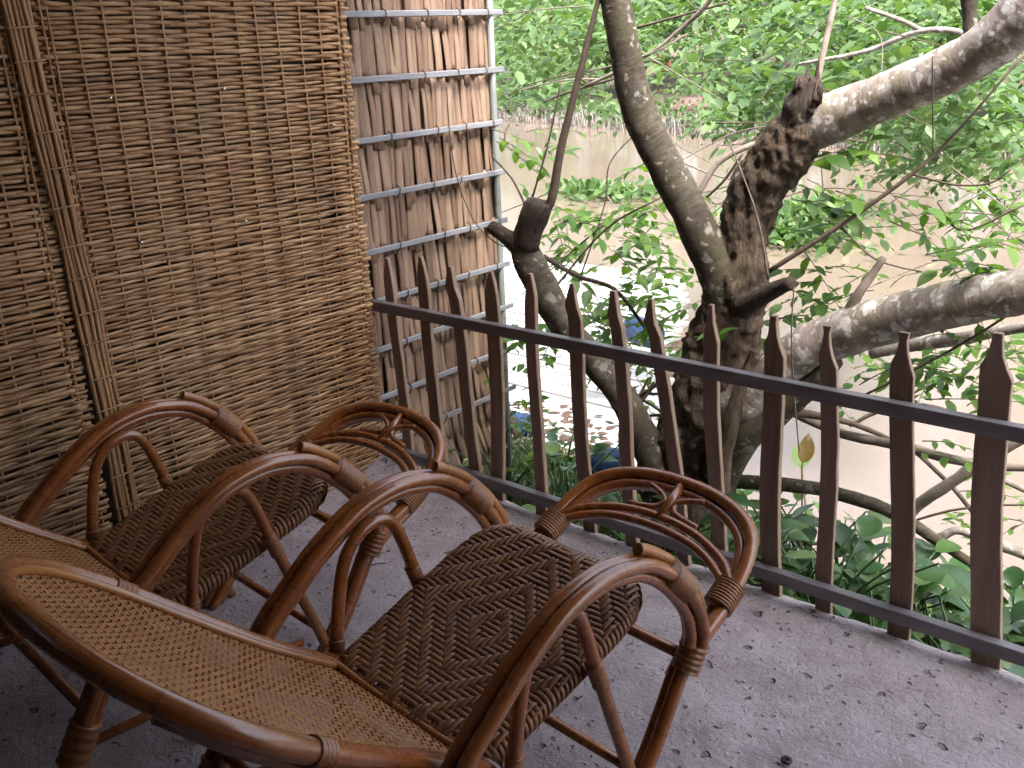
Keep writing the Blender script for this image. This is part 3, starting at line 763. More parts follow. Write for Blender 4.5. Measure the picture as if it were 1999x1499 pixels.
    low = [bp(-0.25, 0.0, 0.004), bp(-0.20, -0.010, 0.004), bp(-0.10, -0.014, 0), bp(0, -0.016, 0), bp(0.10, -0.014, 0), bp(0.20, -0.010, 0.004), bp(0.25, 0.0, 0.004)]
    tube('backrest_lower_rail', path3(low), 0.013, M_RATTAN, root, 10)
    tube('backrest_lower_rail', path3([(x, y - 0.012, z + 0.016) for x, y, z in low]), 0.0075, M_RATTAN_LIGHT, root, 8)
    for s in (-1, 1):
        tube('support_pole', path3([bp(s * 0.19, 0.02, -0.045), bp(s * 0.20, 0.25, -0.055), bp(s * 0.225, 0.52, -0.045), bp(s * 0.20, 0.68, -0.032)], 6), 0.0125, M_RATTAN, root, 10)
        Q, rr = wrap_geo([bp(s * 0.318, 0.47), bp(s * 0.324, 0.51)], 0.0215, 4); tube('binding', Q, rr, M_WRAP, root, 14)
    tube('support_bar', [bp(-0.30, 0.40, -0.048), bp(0.30, 0.40, -0.048)], 0.0125, M_RATTAN, root, 10)
    # fine cane sheet: woven ribbons
    hwf = lambda s_: float(np.interp(s_, S + [0.832], W + [0.0])) - 0.028
    verts, faces = [], []
    pu, pw = 0.0205, 0.0132
    def ribbon(pts, half, axis):
        k0 = len(verts)
        for p in pts:
            q = np.array(p); verts.append(tuple(q - half * axis)); verts.append(tuple(q + half * axis))
        for k in range(len(pts) - 1): faces.append((k0 + 2 * k, k0 + 2 * k + 1, k0 + 2 * k + 3, k0 + 2 * k + 2))
    au = np.array([1.0, 0, 0]); as_ = np.array([0, e[0], e[1]])
    ns = int(0.80 / pw); nu = int(0.66 / pu)
    for j in range(ns):
        s_ = 0.004 + j * pw; hw = hwf(s_)
        if hw < 0.01: continue
        sh = 0.5 * (j % 2)
        pts = [bp(-hw, s_)] + [bp((i / 2 - nu / 2) * pu, s_, 0.0014 if i % 2 else -0.0010) for i in range(2 * nu + 1) if abs((i / 2 - nu / 2) * pu) < hw] + [bp(hw, s_)]
        for ds in (-0.0021, 0.0021): ribbon([(p[0], p[1] + e[0] * ds, p[2] + e[1] * ds) for p in pts], 0.0018, as_)
    for i in range(nu + 1):
        for du in (-0.0044, 0.0, 0.0044):
            u = (i - nu / 2) * pu + du
            ok = [j for j in range(2 * ns) if hwf(0.004 + j * pw / 2) > abs(u)]
            if len(ok) < 2: continue
            pts = [bp(u + 0.0016 * math.sin(j * math.pi / 2 + i), 0.004 + j * pw / 2, 0.0012 if j % 4 < 2 else -0.0012) for j in ok]
            ribbon(pts, 0.0021, au)
    cw = mesh_obj('cane_weave', verts, faces, M_CANE, root, True); cw['kind'] = 'stuff'
    return root
chair_a = build_chair()
frame_p = next(c for c in chair_a.children if c.name.startswith('seat_frame')); rail_p = next(c for c in chair_a.children if c.name.startswith('backrest_rail'))
for ch in list(chair_a.children):
    if ch.name.startswith('seat_strand'): ch.parent = frame_p
    elif ch is not rail_p and ch.name.startswith(('backrest_', 'cane_weave', 'support_')): ch.parent = rail_p
chair_b = copy_obj(chair_a)
for ch in list(chair_a.children):
    c2 = copy_obj(ch, chair_b)
    for g2 in list(ch.children): copy_obj(g2, c2)
chair_a.location = (-1.244, 1.300, 0.004); chair_a.rotation_euler = (0, 0, R(-5.14))
chair_b.location = (-2.199, 1.241, 0.004); chair_b.rotation_euler = (0, 0, R(-4.42))
tag(chair_a, 'varnished rattan recliner in the foreground with cane backrest and dark woven seat', 'recliner', 'pair of rattan recliners')
tag(chair_b, 'varnished rattan recliner farther back, standing against the woven reed mat', 'recliner', 'pair of rattan recliners')

# ------------------------------------------------------------------ leaves
def leaf_shape(n=3, wid=0.24, curl=0.10, fold=0.10):
    """leaf along +Y, length 1"""
    ts = np.linspace(0, 1, n + 2)[1:-1]
    v = [(0, 0, 0)]; f = []
    for t in ts:
        w_ = wid * math.sin(math.pi * t ** 0.82) ** 0.85; z = -curl * (t - 0.3) ** 2 * 2
        v += [(-w_, t, z + fold * w_ * 2), (0, t, z), (w_, t, z + fold * w_ * 2)]
    v.append((0, 1.0, -curl * 0.98)); last = len(v) - 1
    f += [(0, 2, 1), (0, 3, 2)]
    for k in range(n - 1):
        a = 1 + 3 * k; f += [(a, a + 1, a + 4, a + 3), (a + 1, a + 2, a + 5, a + 4)]
    a = 1 + 3 * (n - 1); f += [(a, a + 1, last), (a + 1, a + 2, last)]
    return np.array(v), f
LEAF_NEAR = leaf_shape(3); LEAF_FAR = leaf_shape(1, 0.27, 0.1, 0.12)
def basis(d, up):
    y = np.array(d, float); y /= np.linalg.norm(y) + 1e-9
    x = np.cross(y, up); l = np.linalg.norm(x)
    x = np.array([1., 0, 0]) if l < 1e-4 else x / l
    return np.stack([x, y, np.cross(x, y)], 1)
def leaf_cloud(name, items, shape, material, parent=None):
    """items: list of (pos, 3x3 basis, size)"""
    V, Fc = shape; n = len(V)
    P = np.array([i[0] for i in items]); B = np.array([i[1] for i in items]); S = np.array([i[2] for i in items])
    W_ = np.einsum('nij,kj->nki', B, V) * S[:, None, None] + P[:, None, :]
    loops = []; starts = []; tot = []
    me = bpy.data.meshes.new(name)
    fl = [len(f) for f in Fc]; flat = np.concatenate([np.array(f) for f in Fc])
    N = len(items)
    me.vertices.add(N * n); me.vertices.foreach_set('co', W_.reshape(-1).astype(np.float32))
    me.loops.add(N * len(flat)); me.loops.foreach_set('vertex_index', (flat[None, :] + (np.arange(N) * n)[:, None]).ravel().astype(np.int32))
    ls = np.concatenate([[0], np.cumsum(fl)[:-1]])
    me.polygons.add(N * len(fl)); me.polygons.foreach_set('loop_start', (ls[None, :] + (np.arange(N) * len(flat))[:, None]).ravel().astype(np.int32))
    me.materials.append(material); me.update(calc_edges=True); me.validate(); me.shade_smooth()
    o = link(bpy.data.objects.new(name, me), parent); o['kind'] = 'stuff'
    return o
def rdir():
    v = rng.normal(size=3); return v / np.linalg.norm(v)

# ------------------------------------------------------------------ the big tree
TREE_Y = 3.15
def limb(name, spec, material, parent, ns=18, lump=0.08, sub=8, knots=0, jag=False, seed=0, rough=0.0):
    """spec: (px, py, Y, width px)"""
    pts = []
    for px, py, Y, wp in spec:
        P = at_y(px, py, Y); pts.append((P.x, P.y, P.z, px_size(P, wp) / 2))
    c = catmull(pts, sub); P = np.array(c)
    v, f, uv = tube_geo(P[:, :3], P[:, 3], ns)
    out = []; m = len(P)
    for i in range(m):
        cen = P[i, :3]
        for j in range(ns):
            q = np.array(v[i * ns + j]); d = q - cen
            rg = 0.0 if not rough else rough * (0.55 - 1.3 * abs(noise.noise(Vector((q[0] * 21 + seed + q[2] * 3, q[1] * 21, q[2] * 5)))) - 0.8 * abs(noise.noise(Vector((q[0] * 48, q[1] * 48 + seed, q[2] * 15)))))
            k = 1 + rg + lump * 1.6 * noise.noise(Vector(q * 5.0 + seed)) + lump * noise.noise(Vector(q * 15.0 + seed)) + lump * 0.5 * noise.noise(Vector(q * 42.0 + seed))
            q2 = cen + d * k
            if jag and i == m - 1: q2 = q2 + (P[-1, :3] - P[-3, :3]) * (0.9 * random.random() - 0.1)
            out.append(q2)
    return mesh_obj(name, out, f, material, parent, True, uv)
tree_base = at_y(1310, 1050, TREE_Y)
tree = empty('river_tree', (0, 0, 0)); tag(tree, 'big leaning riverside tree with lichen-spotted limbs just behind the fence', 'tree')
limb('trunk', [(1310, 1240, 3.10, 190), (1315, 1120, 3.10, 165), (1330, 1010, 3.12, 150), (1358, 900, 3.14, 165), (1385, 800, 3.15, 175), (1408, 700, 3.15, 140), (1425, 620, 3.15, 118), (1437, 540, 3.15, 112), (1455, 446, 3.17, 104), (1485, 367, 3.18, 104), (1525, 304, 3.18, 104), (1566, 250, 3.18, 96), (1590, 215, 3.18, 60)], M_BARK, tree, 64, 0.11, 20, rough=0.26)
limb('broken_stub', [(1540, 280, 3.16, 66), (1560, 225, 3.15, 62), (1573, 185, 3.15, 56), (1578, 160, 3.15, 50), (1580, 150, 3.15, 40)], M_DEAD, tree, 18, 0.20, 6, jag=True, rough=0.3)
rs = random.Random(8)
for k in range(11):
    bx, by = 1556 + 4.6 * k, rs.uniform(190, 225)
    limb('splinter', [(bx - 6, by, 3.12 + rs.uniform(-.03, .05), 15), (bx - 1, by - 28, 3.13 + rs.uniform(-.03, .04), 12), (bx + rs.uniform(-3, 7), by - rs.uniform(52, 88), 3.14 + rs.uniform(-.03, .04), 2.5)], M_DEAD, tree, 6, 0.2, 4)
limb('upright_limb', [(1400, 640, 3.10, 60), (1408, 560, 3.10, 78), (1385, 490, 3.08, 78), (1345, 409, 3.06, 73), (1288, 304, 3.04, 69), (1246, 210, 3.02, 67), (1222, 105, 3.00, 62), (1202, 10, 2.98, 57), (1185, -90, 2.96, 54)], M_LIMB2, tree, 18, 0.07, 8)
limb('upper_limb', [(1540, 290, 3.20, 60), (1580, 252, 3.20, 92), (1628, 228, 3.20, 98), (1690, 203, 3.20, 94), (1763, 173, 3.18, 90), (1842, 140, 3.16, 92), (1921, 96, 3.14, 98), (1985, 40, 3.12, 104), (2060, -50, 3.10, 104)], M_LIMB, tree, 26, 0.07, 12)
limb('lower_limb', [(1400, 800, 3.10, 90), (1455, 790, 3.08, 105), (1510, 735, 3.08, 105), (1570, 685, 3.08, 100), (1635, 655, 3.08, 96), (1740, 622, 3.06, 96), (1845, 596, 3.04, 92), (1940, 578, 3.02, 88), (2060, 560, 3.0, 86)], M_LIMB, tree, 26, 0.07, 12)
limb('mossy_buttress', [(1400, 920, 3.10, 90), (1450, 850, 3.04, 70), (1520, 800, 3.06, 62), (1580, 755, 3.06, 52), (1630, 700, 3.06, 40)], M_LIMB2, tree, 14, 0.10, 6)
limb('cut_limb', [(1300, 960, 3.02, 70), (1277, 899, 2.99, 66), (1225, 790, 2.95, 58), (1169, 717, 2.92, 52), (1108, 643, 2.89, 56), (1065, 573, 2.87, 58), (1032, 510, 2.85, 60), (1022, 470, 2.85, 52), (1040, 430, 2.85, 52), (1052, 398, 2.85, 50)], M_LIMB2, tree, 16, 0.09, 7)
limb('cut_stub', [(1020, 490, 2.84, 40), (1000, 470, 2.83, 38), (975, 452, 2.82, 30), (957, 440, 2.81, 24)], M_DEAD, tree, 12, 0.12, 5)
limb('cut_stub', [(1026, 480, 2.84, 54), (1036, 440, 2.84, 56), (1050, 405, 2.84, 54), (1052, 394, 2.84, 46)], M_DEAD, tree, 14, 0.10, 5)
limb('cut_stub', [(1450, 600, 3.05, 50), (1490, 578, 3.0, 36), (1520, 562, 2.98, 32), (1546, 552, 2.96, 28)], M_DEAD, tree, 12, 0.12, 5)
limb('dead_branch', [(1650, 625, 3.06, 26), (1675, 575, 3.06, 20), (1700, 540, 3.08, 16), (1726, 502, 3.1, 14)], M_TWIG, tree, 8, 0.08, 4)
limb('sapling_shoot', [(1060, 420, 2.86, 20), (1078, 385, 2.86, 18), (1095, 290, 2.88, 17), (1120, 190, 2.90, 14), (1145, 90, 2.92, 12), (1168, 0, 2.94, 10), (1185, -60, 2.96, 8)], M_VINE, tree, 8, 0.04, 5)
limb('side_branch', [(1890, -30, 3.15, 40), (1892, 20, 3.15, 30), (1897, 70, 3.15, 34)], M_LIMB2, tree, 10, 0.06, 4)
limb('root_tangle', [(1480, 690, 3.05, 40), (1440, 780, 2.98, 30), (1420, 860, 2.96, 30), (1400, 980, 2.98, 40)], M_BARK, tree, 10, 0.16, 5)
rn = random.Random(5)
for k in range(16):      # roots and tendrils round the foot of the trunk
    x0, y0 = rn.uniform(1230, 1330), rn.uniform(720, 820); x1, y1 = rn.uniform(1240, 1340), rn.uniform(860, 980)
    limb('tendril', [(x0, y0, 3.2, 5), ((x0 + x1) / 2 + rn.uniform(-50, 30), (y0 + y1) / 2 + rn.uniform(-40, 40), 3.1, 7), (x1, y1, 3.05, 9)], M_VINE, tree, 5, 0.05, 6)
def thin(spec, material=M_TWIG, name='twig'):
    return limb(name, spec, material, tree, 6, 0.03, 6)
thin([(1500, 530, 3.05, 10), (1640, 440, 3.1, 9), (1780, 340, 3.15, 8), (1870, 255, 3.2, 6), (1999, 105, 3.3, 5)], M_VINE)
thin([(1780, 340, 3.15, 5), (1860, 360, 3.15, 4), (1930, 358, 3.15, 4), (1975, 330, 3.15, 3)], M_VINE)
thin([(1820, 110, 3.0, 3), (1821, 220, 3.05, 3), (1822, 298, 3.1, 3)], M_VINE)
thin([(1500, 545, 3.02, 6), (1480, 430, 2.98, 4), (1445, 330, 2.96, 4), (1420, 270, 2.96, 3)], M_TWIG)
thin([(1362, 380, 3.25, 12), (1400, 320, 3.3, 12), (1450, 290, 3.35, 12), (1500, 272, 3.4, 11), (1560, 250, 3.45, 9)], M_TWIG)
thin([(1450, 300, 3.4, 6), (1415, 350, 3.4, 6), (1380, 385, 3.4, 5)], M_VINE)
thin([(1595, 160, 3.5, 14), (1612, 80, 3.55, 13), (1630, 0, 3.6, 12), (1640, -50, 3.6, 12)], M_TWIG)
thin([(1560, 125, 3.9, 6), (1690, 100, 3.9, 9), (1790, 62, 3.9, 11), (1870, 62, 3.9, 12), (1905, 90, 3.8, 14)], M_LIMB)
thin([(1690, 15, 3.9, 8), (1760, 40, 3.9, 9), (1800, 60, 3.9, 10)], M_LIMB)
thin([(1240, 55, 3.6, 6), (1330, 30, 3.6, 5), (1420, 5, 3.6, 5)], M_VINE)
thin([(1210, 150, 3.6, 5), (1110, 180, 3.6, 5), (1060, 200, 3.6, 4)], M_VINE)
thin([(1140, 170, 3.4, 7), (1260, 110, 3.45, 6), (1330, 55, 3.5, 8), (1370, 20, 3.5, 10), (1400, -20, 3.5, 10)], M_TWIG)
thin([(1035, 400, 3.1, 5), (1070, 280, 3.1, 4), (1095, 160, 3.1, 4)], M_VINE)
thin([(1030, 410, 2.86, 5), (1000, 350, 2.86, 4), (960, 305, 2.86, 4)], M_VINE)
thin([(1060, 500, 3.1, 10), (1130, 540, 3.15, 9), (1200, 565, 3.2, 8), (1260, 640, 3.25, 7)], M_DEAD)
thin([(1130, 550, 3.2, 4), (1180, 400, 3.25, 3), (1190, 320, 3.25, 3), (1240, 260, 3.3, 3)], M_VINE)
thin([(1060, 590, 3.0, 5), (1180, 450, 3.1, 4), (1290, 385, 3.2, 4)], M_VINE)
thin([(1560, 880, 2.9, 3), (1550, 760, 2.88, 3), (1545, 650, 2.86, 3), (1550, 560, 2.86, 3)], M_TWIG)
thin([(1640, 440, 3.1, 4), (1700, 500, 3.1, 4), (1750, 520, 3.1, 3), (1800, 530, 3.1, 3)], M_VINE)
thin([(1830, 395, 3.2, 4), (1880, 450, 3.2, 4), (1999, 400, 3.2, 4)], M_VINE)
thin([(1690, 770, 3.0, 5), (1760, 735, 3.0, 5), (1880, 670, 3.0, 5), (1960, 620, 3.0, 5)], M_VINE)
rt = random.Random(31)
for k in range(46):
    x0, y0 = rt.uniform(980, 1999), rt.uniform(-40, 480); L_ = rt.uniform(80, 330); a_ = rt.uniform(-0.6, 3.6); Yd = rt.uniform(3.25, 4.3); bx_ = rt.uniform(-40, 40)
    x1, y1 = x0 + L_ * math.cos(a_), y0 + L_ * 0.8 * abs(math.sin(a_)); w0 = rt.uniform(2.2, 4.2)
    thin([(x0, y0, Yd, w0), (x0 * .6 + x1 * .4 + bx_, y0 * .6 + y1 * .4 + rt.uniform(-25, 25), Yd + rt.uniform(-.1, .1), w0 * .8), (x1, y1, Yd + rt.uniform(-.15, .15), w0 * .5)], (M_VINE, M_TWIG)[k % 2])
limb('thin_limb', [(1700, 690, 3.3, 22), (1780, 674, 3.3, 26), (1870, 662, 3.28, 26), (1960, 645, 3.25, 22), (2060, 630, 3.2, 20)], M_LIMB, tree, 12, 0.05, 5)
# leafy sprays
near_items, far_items = [], []
def spray(px, py, Y, length, nl, size, store, twig=True):
    P = np.array(at_y(px, py, Y)); a = rng.uniform(0, 2 * math.pi)
    d = np.array([math.cos(a), 0.5 * math.sin(a), rng.uniform(-0.55, 0.45)]); d /= np.linalg.norm(d)
    bend = rdir() * 0.25 + np.array([0, 0, -0.35]); pts = []
    for k in range(7):
        t = k / 6; pts.append(P - d * length * 0.5 + d * length * t + bend * length * t * t * 0.6)
    if twig:
        v, f, uv = tube_geo(catmull(pts, 2), np.linspace(0.0022, 0.0008, 13), 5); mesh_obj('twig', v, f, M_VINE, tree, True, uv)
    for k in range(nl):
        t = (k + 0.7) / nl; i = min(5, int(t * 6)); q = pts[i] + (pts[i + 1] - pts[i]) * (t * 6 - i)
        side = 1 if k % 2 else -1
        tg = pts[min(i + 1, 6)] - pts[i]; tg /= np.linalg.norm(tg)
        lat = np.cross(tg, [0, 0, 1.0]); lat /= np.linalg.norm(lat) + 1e-6
        ld = tg * 0.55 + lat * side * 0.9 + np.array([0, 0, rng.uniform(-0.5, 0.15)]) + rdir() * 0.25
        up = np.array([0, 0, 1.0]) + rdir() * 0.45
        store.append((q, basis(ld, up), size * rng.uniform(0.65, 1.2) * (0.75 + 0.5 * math.sin(math.pi * min(1, t + .15)))))
def region(x0, x1, y0, y1, Y0, Y1, n, length=0.30, nl=9, size=0.068, store=None, twig=True):
    for _ in range(n):
        spray(rng.uniform(x0, x1), rng.uniform(y0, y1), rng.uniform(Y0, Y1), length * rng.uniform(0.7, 1.3), nl, size, near_items if store is None else store, twig)
region(1090, 1320, 390, 560, 3.25, 3.75, 28, size=0.075)
region(1110, 1335, 520, 700, 3.2, 3.7, 24, size=0.075)
region(1000, 1110, 240, 330, 3.2, 3.5, 5)
region(1060, 1130, 430, 520, 3.2, 3.5, 4)
region(1540, 1690, 300, 420, 3.2, 3.6, 8)
region(1560, 1680, 390, 480, 3.3, 3.7, 7, size=0.06)
region(1530, 1690, 500, 610, 3.3, 3.6, 11)
region(1740, 1850, 375, 430, 3.1, 3.3, 3)
region(1850, 1999, 470, 560, 3.0, 3.3, 6, size=0.085)
region(1880, 1999, 380, 450, 3.2, 3.8, 6)
region(1740, 1999, 640, 800, 3.1, 3.7, 20)
region(1000, 1120, 780, 900, 3.0, 3.5, 7)
region(1010, 1110, 630, 780, 3.1, 3.6, 10)
region(1150, 1290, 640, 800, 3.2, 3.8, 10)
region(1160, 1250, 290, 340, 3.3, 3.6, 2)
region(1650, 1740, 240, 290, 3.1, 3.4, 2, size=0.10)
region(1400, 1480, 590, 640, 2.9, 3.0, 1, nl=4, size=0.07)
region(1780, 1999, 560, 640, 2.9, 3.3, 3)
region(1850, 1999, 380, 480, 3.3, 4.0, 4, size=0.06)
region(1500, 1760, 640, 760, 3.3, 3.9, 9, size=0.06)
region(1840, 1999, 830, 1180, 3.3, 3.8, 14, 0.24, 8, 0.05)
top_items = []
region(960, 1999, -60, 170, 4.2, 8.5, 330, 0.6, 14, 0.085, top_items, False)
region(1400, 1999, 120, 230, 4.2, 6.5, 90, 0.5, 12, 0.08, top_items, False)
region(1380, 1600, 180, 250, 4.0, 5.0, 20, 0.45, 12, 0.075, top_items, False)
region(1690, 2010, 230, 330, 4.6, 7.5, 90, 0.55, 13, 0.078, top_items, False)
region(965, 1180, 0, 200, 3.9, 5.5, 50, 0.45, 11, 0.072, top_items, False)
near_items.sort(key=lambda it: np.linalg.norm(it[0] - CAMP) / it[2])
lv = [mesh_obj('leaf', *leaf_shape(3, w_, c_, f_), M_LEAF, tree) for w_, c_, f_ in ((0.22, 0.10, 0.10), (0.25, 0.16, 0.14), (0.20, 0.22, 0.06))]
for k, (p, B, s) in enumerate(near_items[:290]):
    o = lv[k] if k < 3 else copy_obj(lv[k % 3], tree)
    M4 = Matrix([list(r) for r in B]).to_4x4(); o.matrix_basis = Matrix.Translation(Vector(p)) @ M4 @ Matrix.Scale(float(s), 4)
leaf_cloud('foliage', near_items[290:], LEAF_NEAR, M_LEAF, tree)
leaf_cloud('crown', top_items, LEAF_NEAR, M_LEAF_FAR, tree)

# ------------------------------------------------------------------ far bank
def far_pt(t, d):      # t metres along the far waterline from A, d metres inland
    q = FAR_A + _fd * t + _fn * d; return q
def bank_bush(name, label, t, d, r, h, n, material, cat='bush', lsize=0.24, group='greenery along the far bank'):
    x, y = far_pt(t, d); z0 = ground_z(x, y)
    root = empty(name, (x, y, z0)); tag(root, label, cat, group)
    items = []
    blobs = [(rng.uniform(-.6, .6) * r, rng.uniform(-.5, .5) * r, h * rng.uniform(0.12, 0.88), r * rng.uniform(0.30, 0.58)) for _ in range(15)]
    for _ in range(n):
        b = blobs[rng.integers(len(blobs))]; q = rdir() * b[3] * rng.uniform(0.55, 1.05) ** 0.6
        p = np.array([b[0] + q[0], b[1] + q[1], max(0.05, b[2] + q[2] * 0.8)])
        nd = rdir() + np.array([0, 0, -0.35]); items.append((p, basis(nd, q / (np.linalg.norm(q) + 1e-6) + np.array([0, 0, .8]) + rdir() * .5), lsize * rng.uniform(0.6, 1.4)))
    leaf_cloud('crown', items, LEAF_FAR, material, root)
    for k in range(3):
        a = rng.uniform(0, 6.28); top = (r * .4 * math.cos(a), r * .3 * math.sin(a), h * .8)
        tube('trunk', catmull([(0.1 * k, 0, -0.1), (top[0] * .3, top[1] * .3, h * .35), top], 4), [0.07 - 0.005 * i for i in range(9)], M_TWIG, root, 6)
    return root
BUSH = [
    (-14, 2.6, 3.2, 5.5, 1500, 0, 'leafy bush on the far bank, mostly hidden behind the palm-leaf wall'),
    (-8, 3.5, 3.4, 6.5, 1900, 0, 'tall pale green bush on the far bank, hidden behind the wall corner'),
    (-2.6, 2.6, 2.6, 4.5, 2600, 0, 'bright green bush on the far bank just right of the grey pole'),
    (1.2, 2.4, 2.4, 3.8, 2600, 1, 'yellow-green bush on the far bank left of the upright limb'),
    (4.6, 4.4, 2.6, 5.5, 2400, 0, 'tall bush on the far bank behind the upright limb'),
    (8.0, 4.2, 2.6, 5.0, 2400, 1, 'yellow-green bush above the grounded boat on the far bank'),
    (11.3, 2.7, 2.2, 4.6, 2600, 0, 'bright green bush on the far bank behind the broken stub'),
    (14.2, 2.6, 2.4, 4.2, 2600, 1, 'yellow-green bush on the far bank above the lichen-spotted limb'),
    (17.2, 2.4, 2.4, 4.4, 2600, 0, 'green bush on the far bank beneath the lichen-spotted limb'),
    (20.2, 2.6, 2.6, 5.0, 2200, 0, 'leafy bush on the far bank at the right edge'),
    (24.5, 3.0, 3.0, 6.0, 1500, 1, 'tall yellow-green bush on the far bank beyond the right edge'),
]
for t, d, r, h, n, m, lab in BUSH:
    bank_bush('bank_bush', lab, t, d, r, h, n, (M_LEAF_FAR, M_LEAF_FAR2)[m])
for k, (t, h, r) in enumerate([(-10, 11, 5), (-1, 12, 5.5), (8, 10, 5), (16, 12, 5.5), (25, 11, 5)]):
    bank_bush('bank_tree', ['tall tree behind the far bank, hidden by the palm-leaf wall', 'tall tree behind the bushes right of the grey pole', 'tall tree rising behind the grounded boat', 'tall tree behind the far bushes above the lichen limb', 'tall tree behind the far bushes at the right edge'][k], t, 9, r, h, 2200, M_LEAF_FAR, 'tree', 0.42, 'trees behind the far bank')
# dead reed stalks and roots at the far waterline
def stalks():
    parts = []
    for _ in range(2300):
        t = rng.uniform(-8, 24); d = abs(rng.normal(0, 0.55)) + 0.0; x, y = far_pt(t, d); z = max(ground_z(x, y), WATER_Z) - 0.05
        h = rng.uniform(0.25, 0.85) * (0.65 + 0.5 * noise.noise(Vector((t * 0.9, 0, 0)))); lean = rng.normal(0, 0.25, 2); r_ = rng.uniform(0.010, 0.022)
        p0 = np.array([x, y, z]); p1 = p0 + [lean[0] * .4 * h, lean[1] * .4 * h, h * .7]; p2 = p0 + [lean[0] * 1.3 * h, lean[1] * 1.3 * h, h * (1 - abs(lean[0]) * .4)]
        parts.append(tube_geo([p0, p1, p2], [r_, r_ * .8, r_ * .4], 3, caps=False))
    v, f, uv = merge(parts); o = mesh_obj('dry_stalks', v, f, M_STALK); tag(o, 'grey dead stalks and roots along the far waterline', 'stalks', kind='stuff')
stalks()
ui = []
for _ in range(5200):
    t = rng.uniform(-9, 25); d = 0.35 + abs(rng.normal(0, 0.75)); x, y = far_pt(t, d); z = ground_z(x, y) + abs(rng.normal(0, 0.42)) * (0.7 + 0.6 * noise.noise(Vector((t * 0.7, 2, 0)))) + 0.05
    ui.append((np.array([x, y, z]), basis(rdir() + np.array([0, 0, .2]), rdir() + np.array([0, -.6, .8])), rng.uniform(.12, .26)))
g = leaf_cloud('bank_undergrowth', ui, LEAF_FAR, M_LEAF_FAR); tag(g, 'low pale green undergrowth above the dead stalks on the far bank', 'undergrowth', kind='stuff')
def loft_boat():
    x, y = at_z(1345, 232, -0.72).xy
    verts, faces = [], []; N = 12
    for i in range(N + 1):
        t = i / N * 2 - 1; w_ = 0.42 * math.sqrt(max(0.0, 1 - abs(t) ** 2.6)) + 0.01; zz = 0.16 * t * t
        for a in np.linspace(0, math.pi, 7): verts.append((1.15 * t, -w_ * math.cos(a), zz * .4 + 0.42 * math.sin(a) * (1 - 0.35 * t * t)))
    for i in range(N):
        for j in range(6): faces.append((i * 7 + j, i * 7 + j + 1, i * 7 + 8 + j, i * 7 + 7 + j))
    o = mesh_obj('rowing_boat', verts, faces, M_BOAT); m = o.modifiers.new('s', 'SOLIDIFY'); m.thickness = 0.03
    o.location = (x, y, -0.55); o.rotation_euler = (0, R(-6), R(-15)); tag(o, 'faded pink upturned boat lying on the far bank among dead stalks', 'boat')
loft_boat()
def jar():
    P = at_z(1292, 185, -0.30)
    v, f, uv = tube_geo([(0, 0, 0), (0, 0, .05), (0, 0, .25), (0, 0, .5), (0, 0, .62), (0, 0, .72), (0, 0, .76)], [0.14, 0.2, 0.31, 0.29, 0.18, 0.17, 0.2], 16)
    o = mesh_obj('clay_jar', v, f, M_CLAY); o.location = (P.x, P.y, ground_z(P.x, P.y) - 0.02); tag(o, 'orange clay jar on the far bank beside the upright limb', 'jar')
jar()
def far_cloth(px, py, w_, h_, mat, label, name='hanging_cloth', cat='cloth'):
    P = at_y(px, py, 27.5); n = 8; v = []
    for j in range(5):
        for i in range(n + 1): v.append(((i / n - .5) * w_, 0.05 * math.sin(i * 2.1 + j * .4), -j / 4 * h_))
    f = [(j * (n + 1) + i, j * (n + 1) + i + 1, (j + 1) * (n + 1) + i + 1, (j + 1) * (n + 1) + i) for j in range(4) for i in range(n)]
    o = mesh_obj(name, v, f, mat); m = o.modifiers.new('s', 'SOLIDIFY'); m.thickness = 0.01
    o.location = P; o.rotation_euler = (0, 0, R(35)); tag(o, label, cat)

# ------------------------------------------------------------------ plants at the near bank
BROAD_SHAPE = leaf_shape(5, 0.30, 0.22, 0.10)
bl = {}
def broad_plant(name, label, x, y, n, size, height, mats, group, lean=0.6, wid=0):
    z0 = ground_z(x, y); root = empty(name, (x, y, z0)); tag(root, label, 'plant', group)
    for k in range(n):
        a = 2 * math.pi * k / n + rng.uniform(-.5, .5); h = height * rng.uniform(0.45, 1.05); out = lean * h * rng.uniform(0.4, 1.1) + 0.02
        if y + out * math.sin(a) < FENCE_Y + 0.10: a = -a
        tip = np.array([out * math.cos(a), out * math.sin(a), h]); mid = tip * [0.35, 0.35, 0.6]
        pet = tube('petiole', catmull([(0, 0, -0.03), mid, tip], 4), np.linspace(0.006, 0.0035, 9), M_BROAD, root, 5)
        m = mats[rng.integers(len(mats))]; key = (m.name, rng.integers(3))
        if key not in bl:
            o = mesh_obj('leaf', *leaf_shape(6, (0.30, 0.34, 0.27)[key[1]], (0.22, 0.30, 0.12)[key[1]], (0.10, 0.16, 0.05)[key[1]]), m, root); bl[key] = o
        else: o = copy_obj(bl[key], root)
        d = np.array([math.cos(a), math.sin(a), rng.uniform(-0.25, 0.75)]) + rdir() * 0.25
        if y + tip[1] + size * d[1] < FENCE_Y + 0.16: d[1] = abs(d[1]) * 0.6
        B = basis(d, np.array([0, 0, 1.0]) + rdir() * .3 - np.array([math.cos(a), math.sin(a), 0]) * .3)
        o.parent = pet
        o.matrix_basis = Matrix.Translation(Vector(tip)) @ Matrix([list(r) for r in B]).to_4x4() @ Matrix.Scale(float(size * rng.uniform(.55, 1.25)), 4)
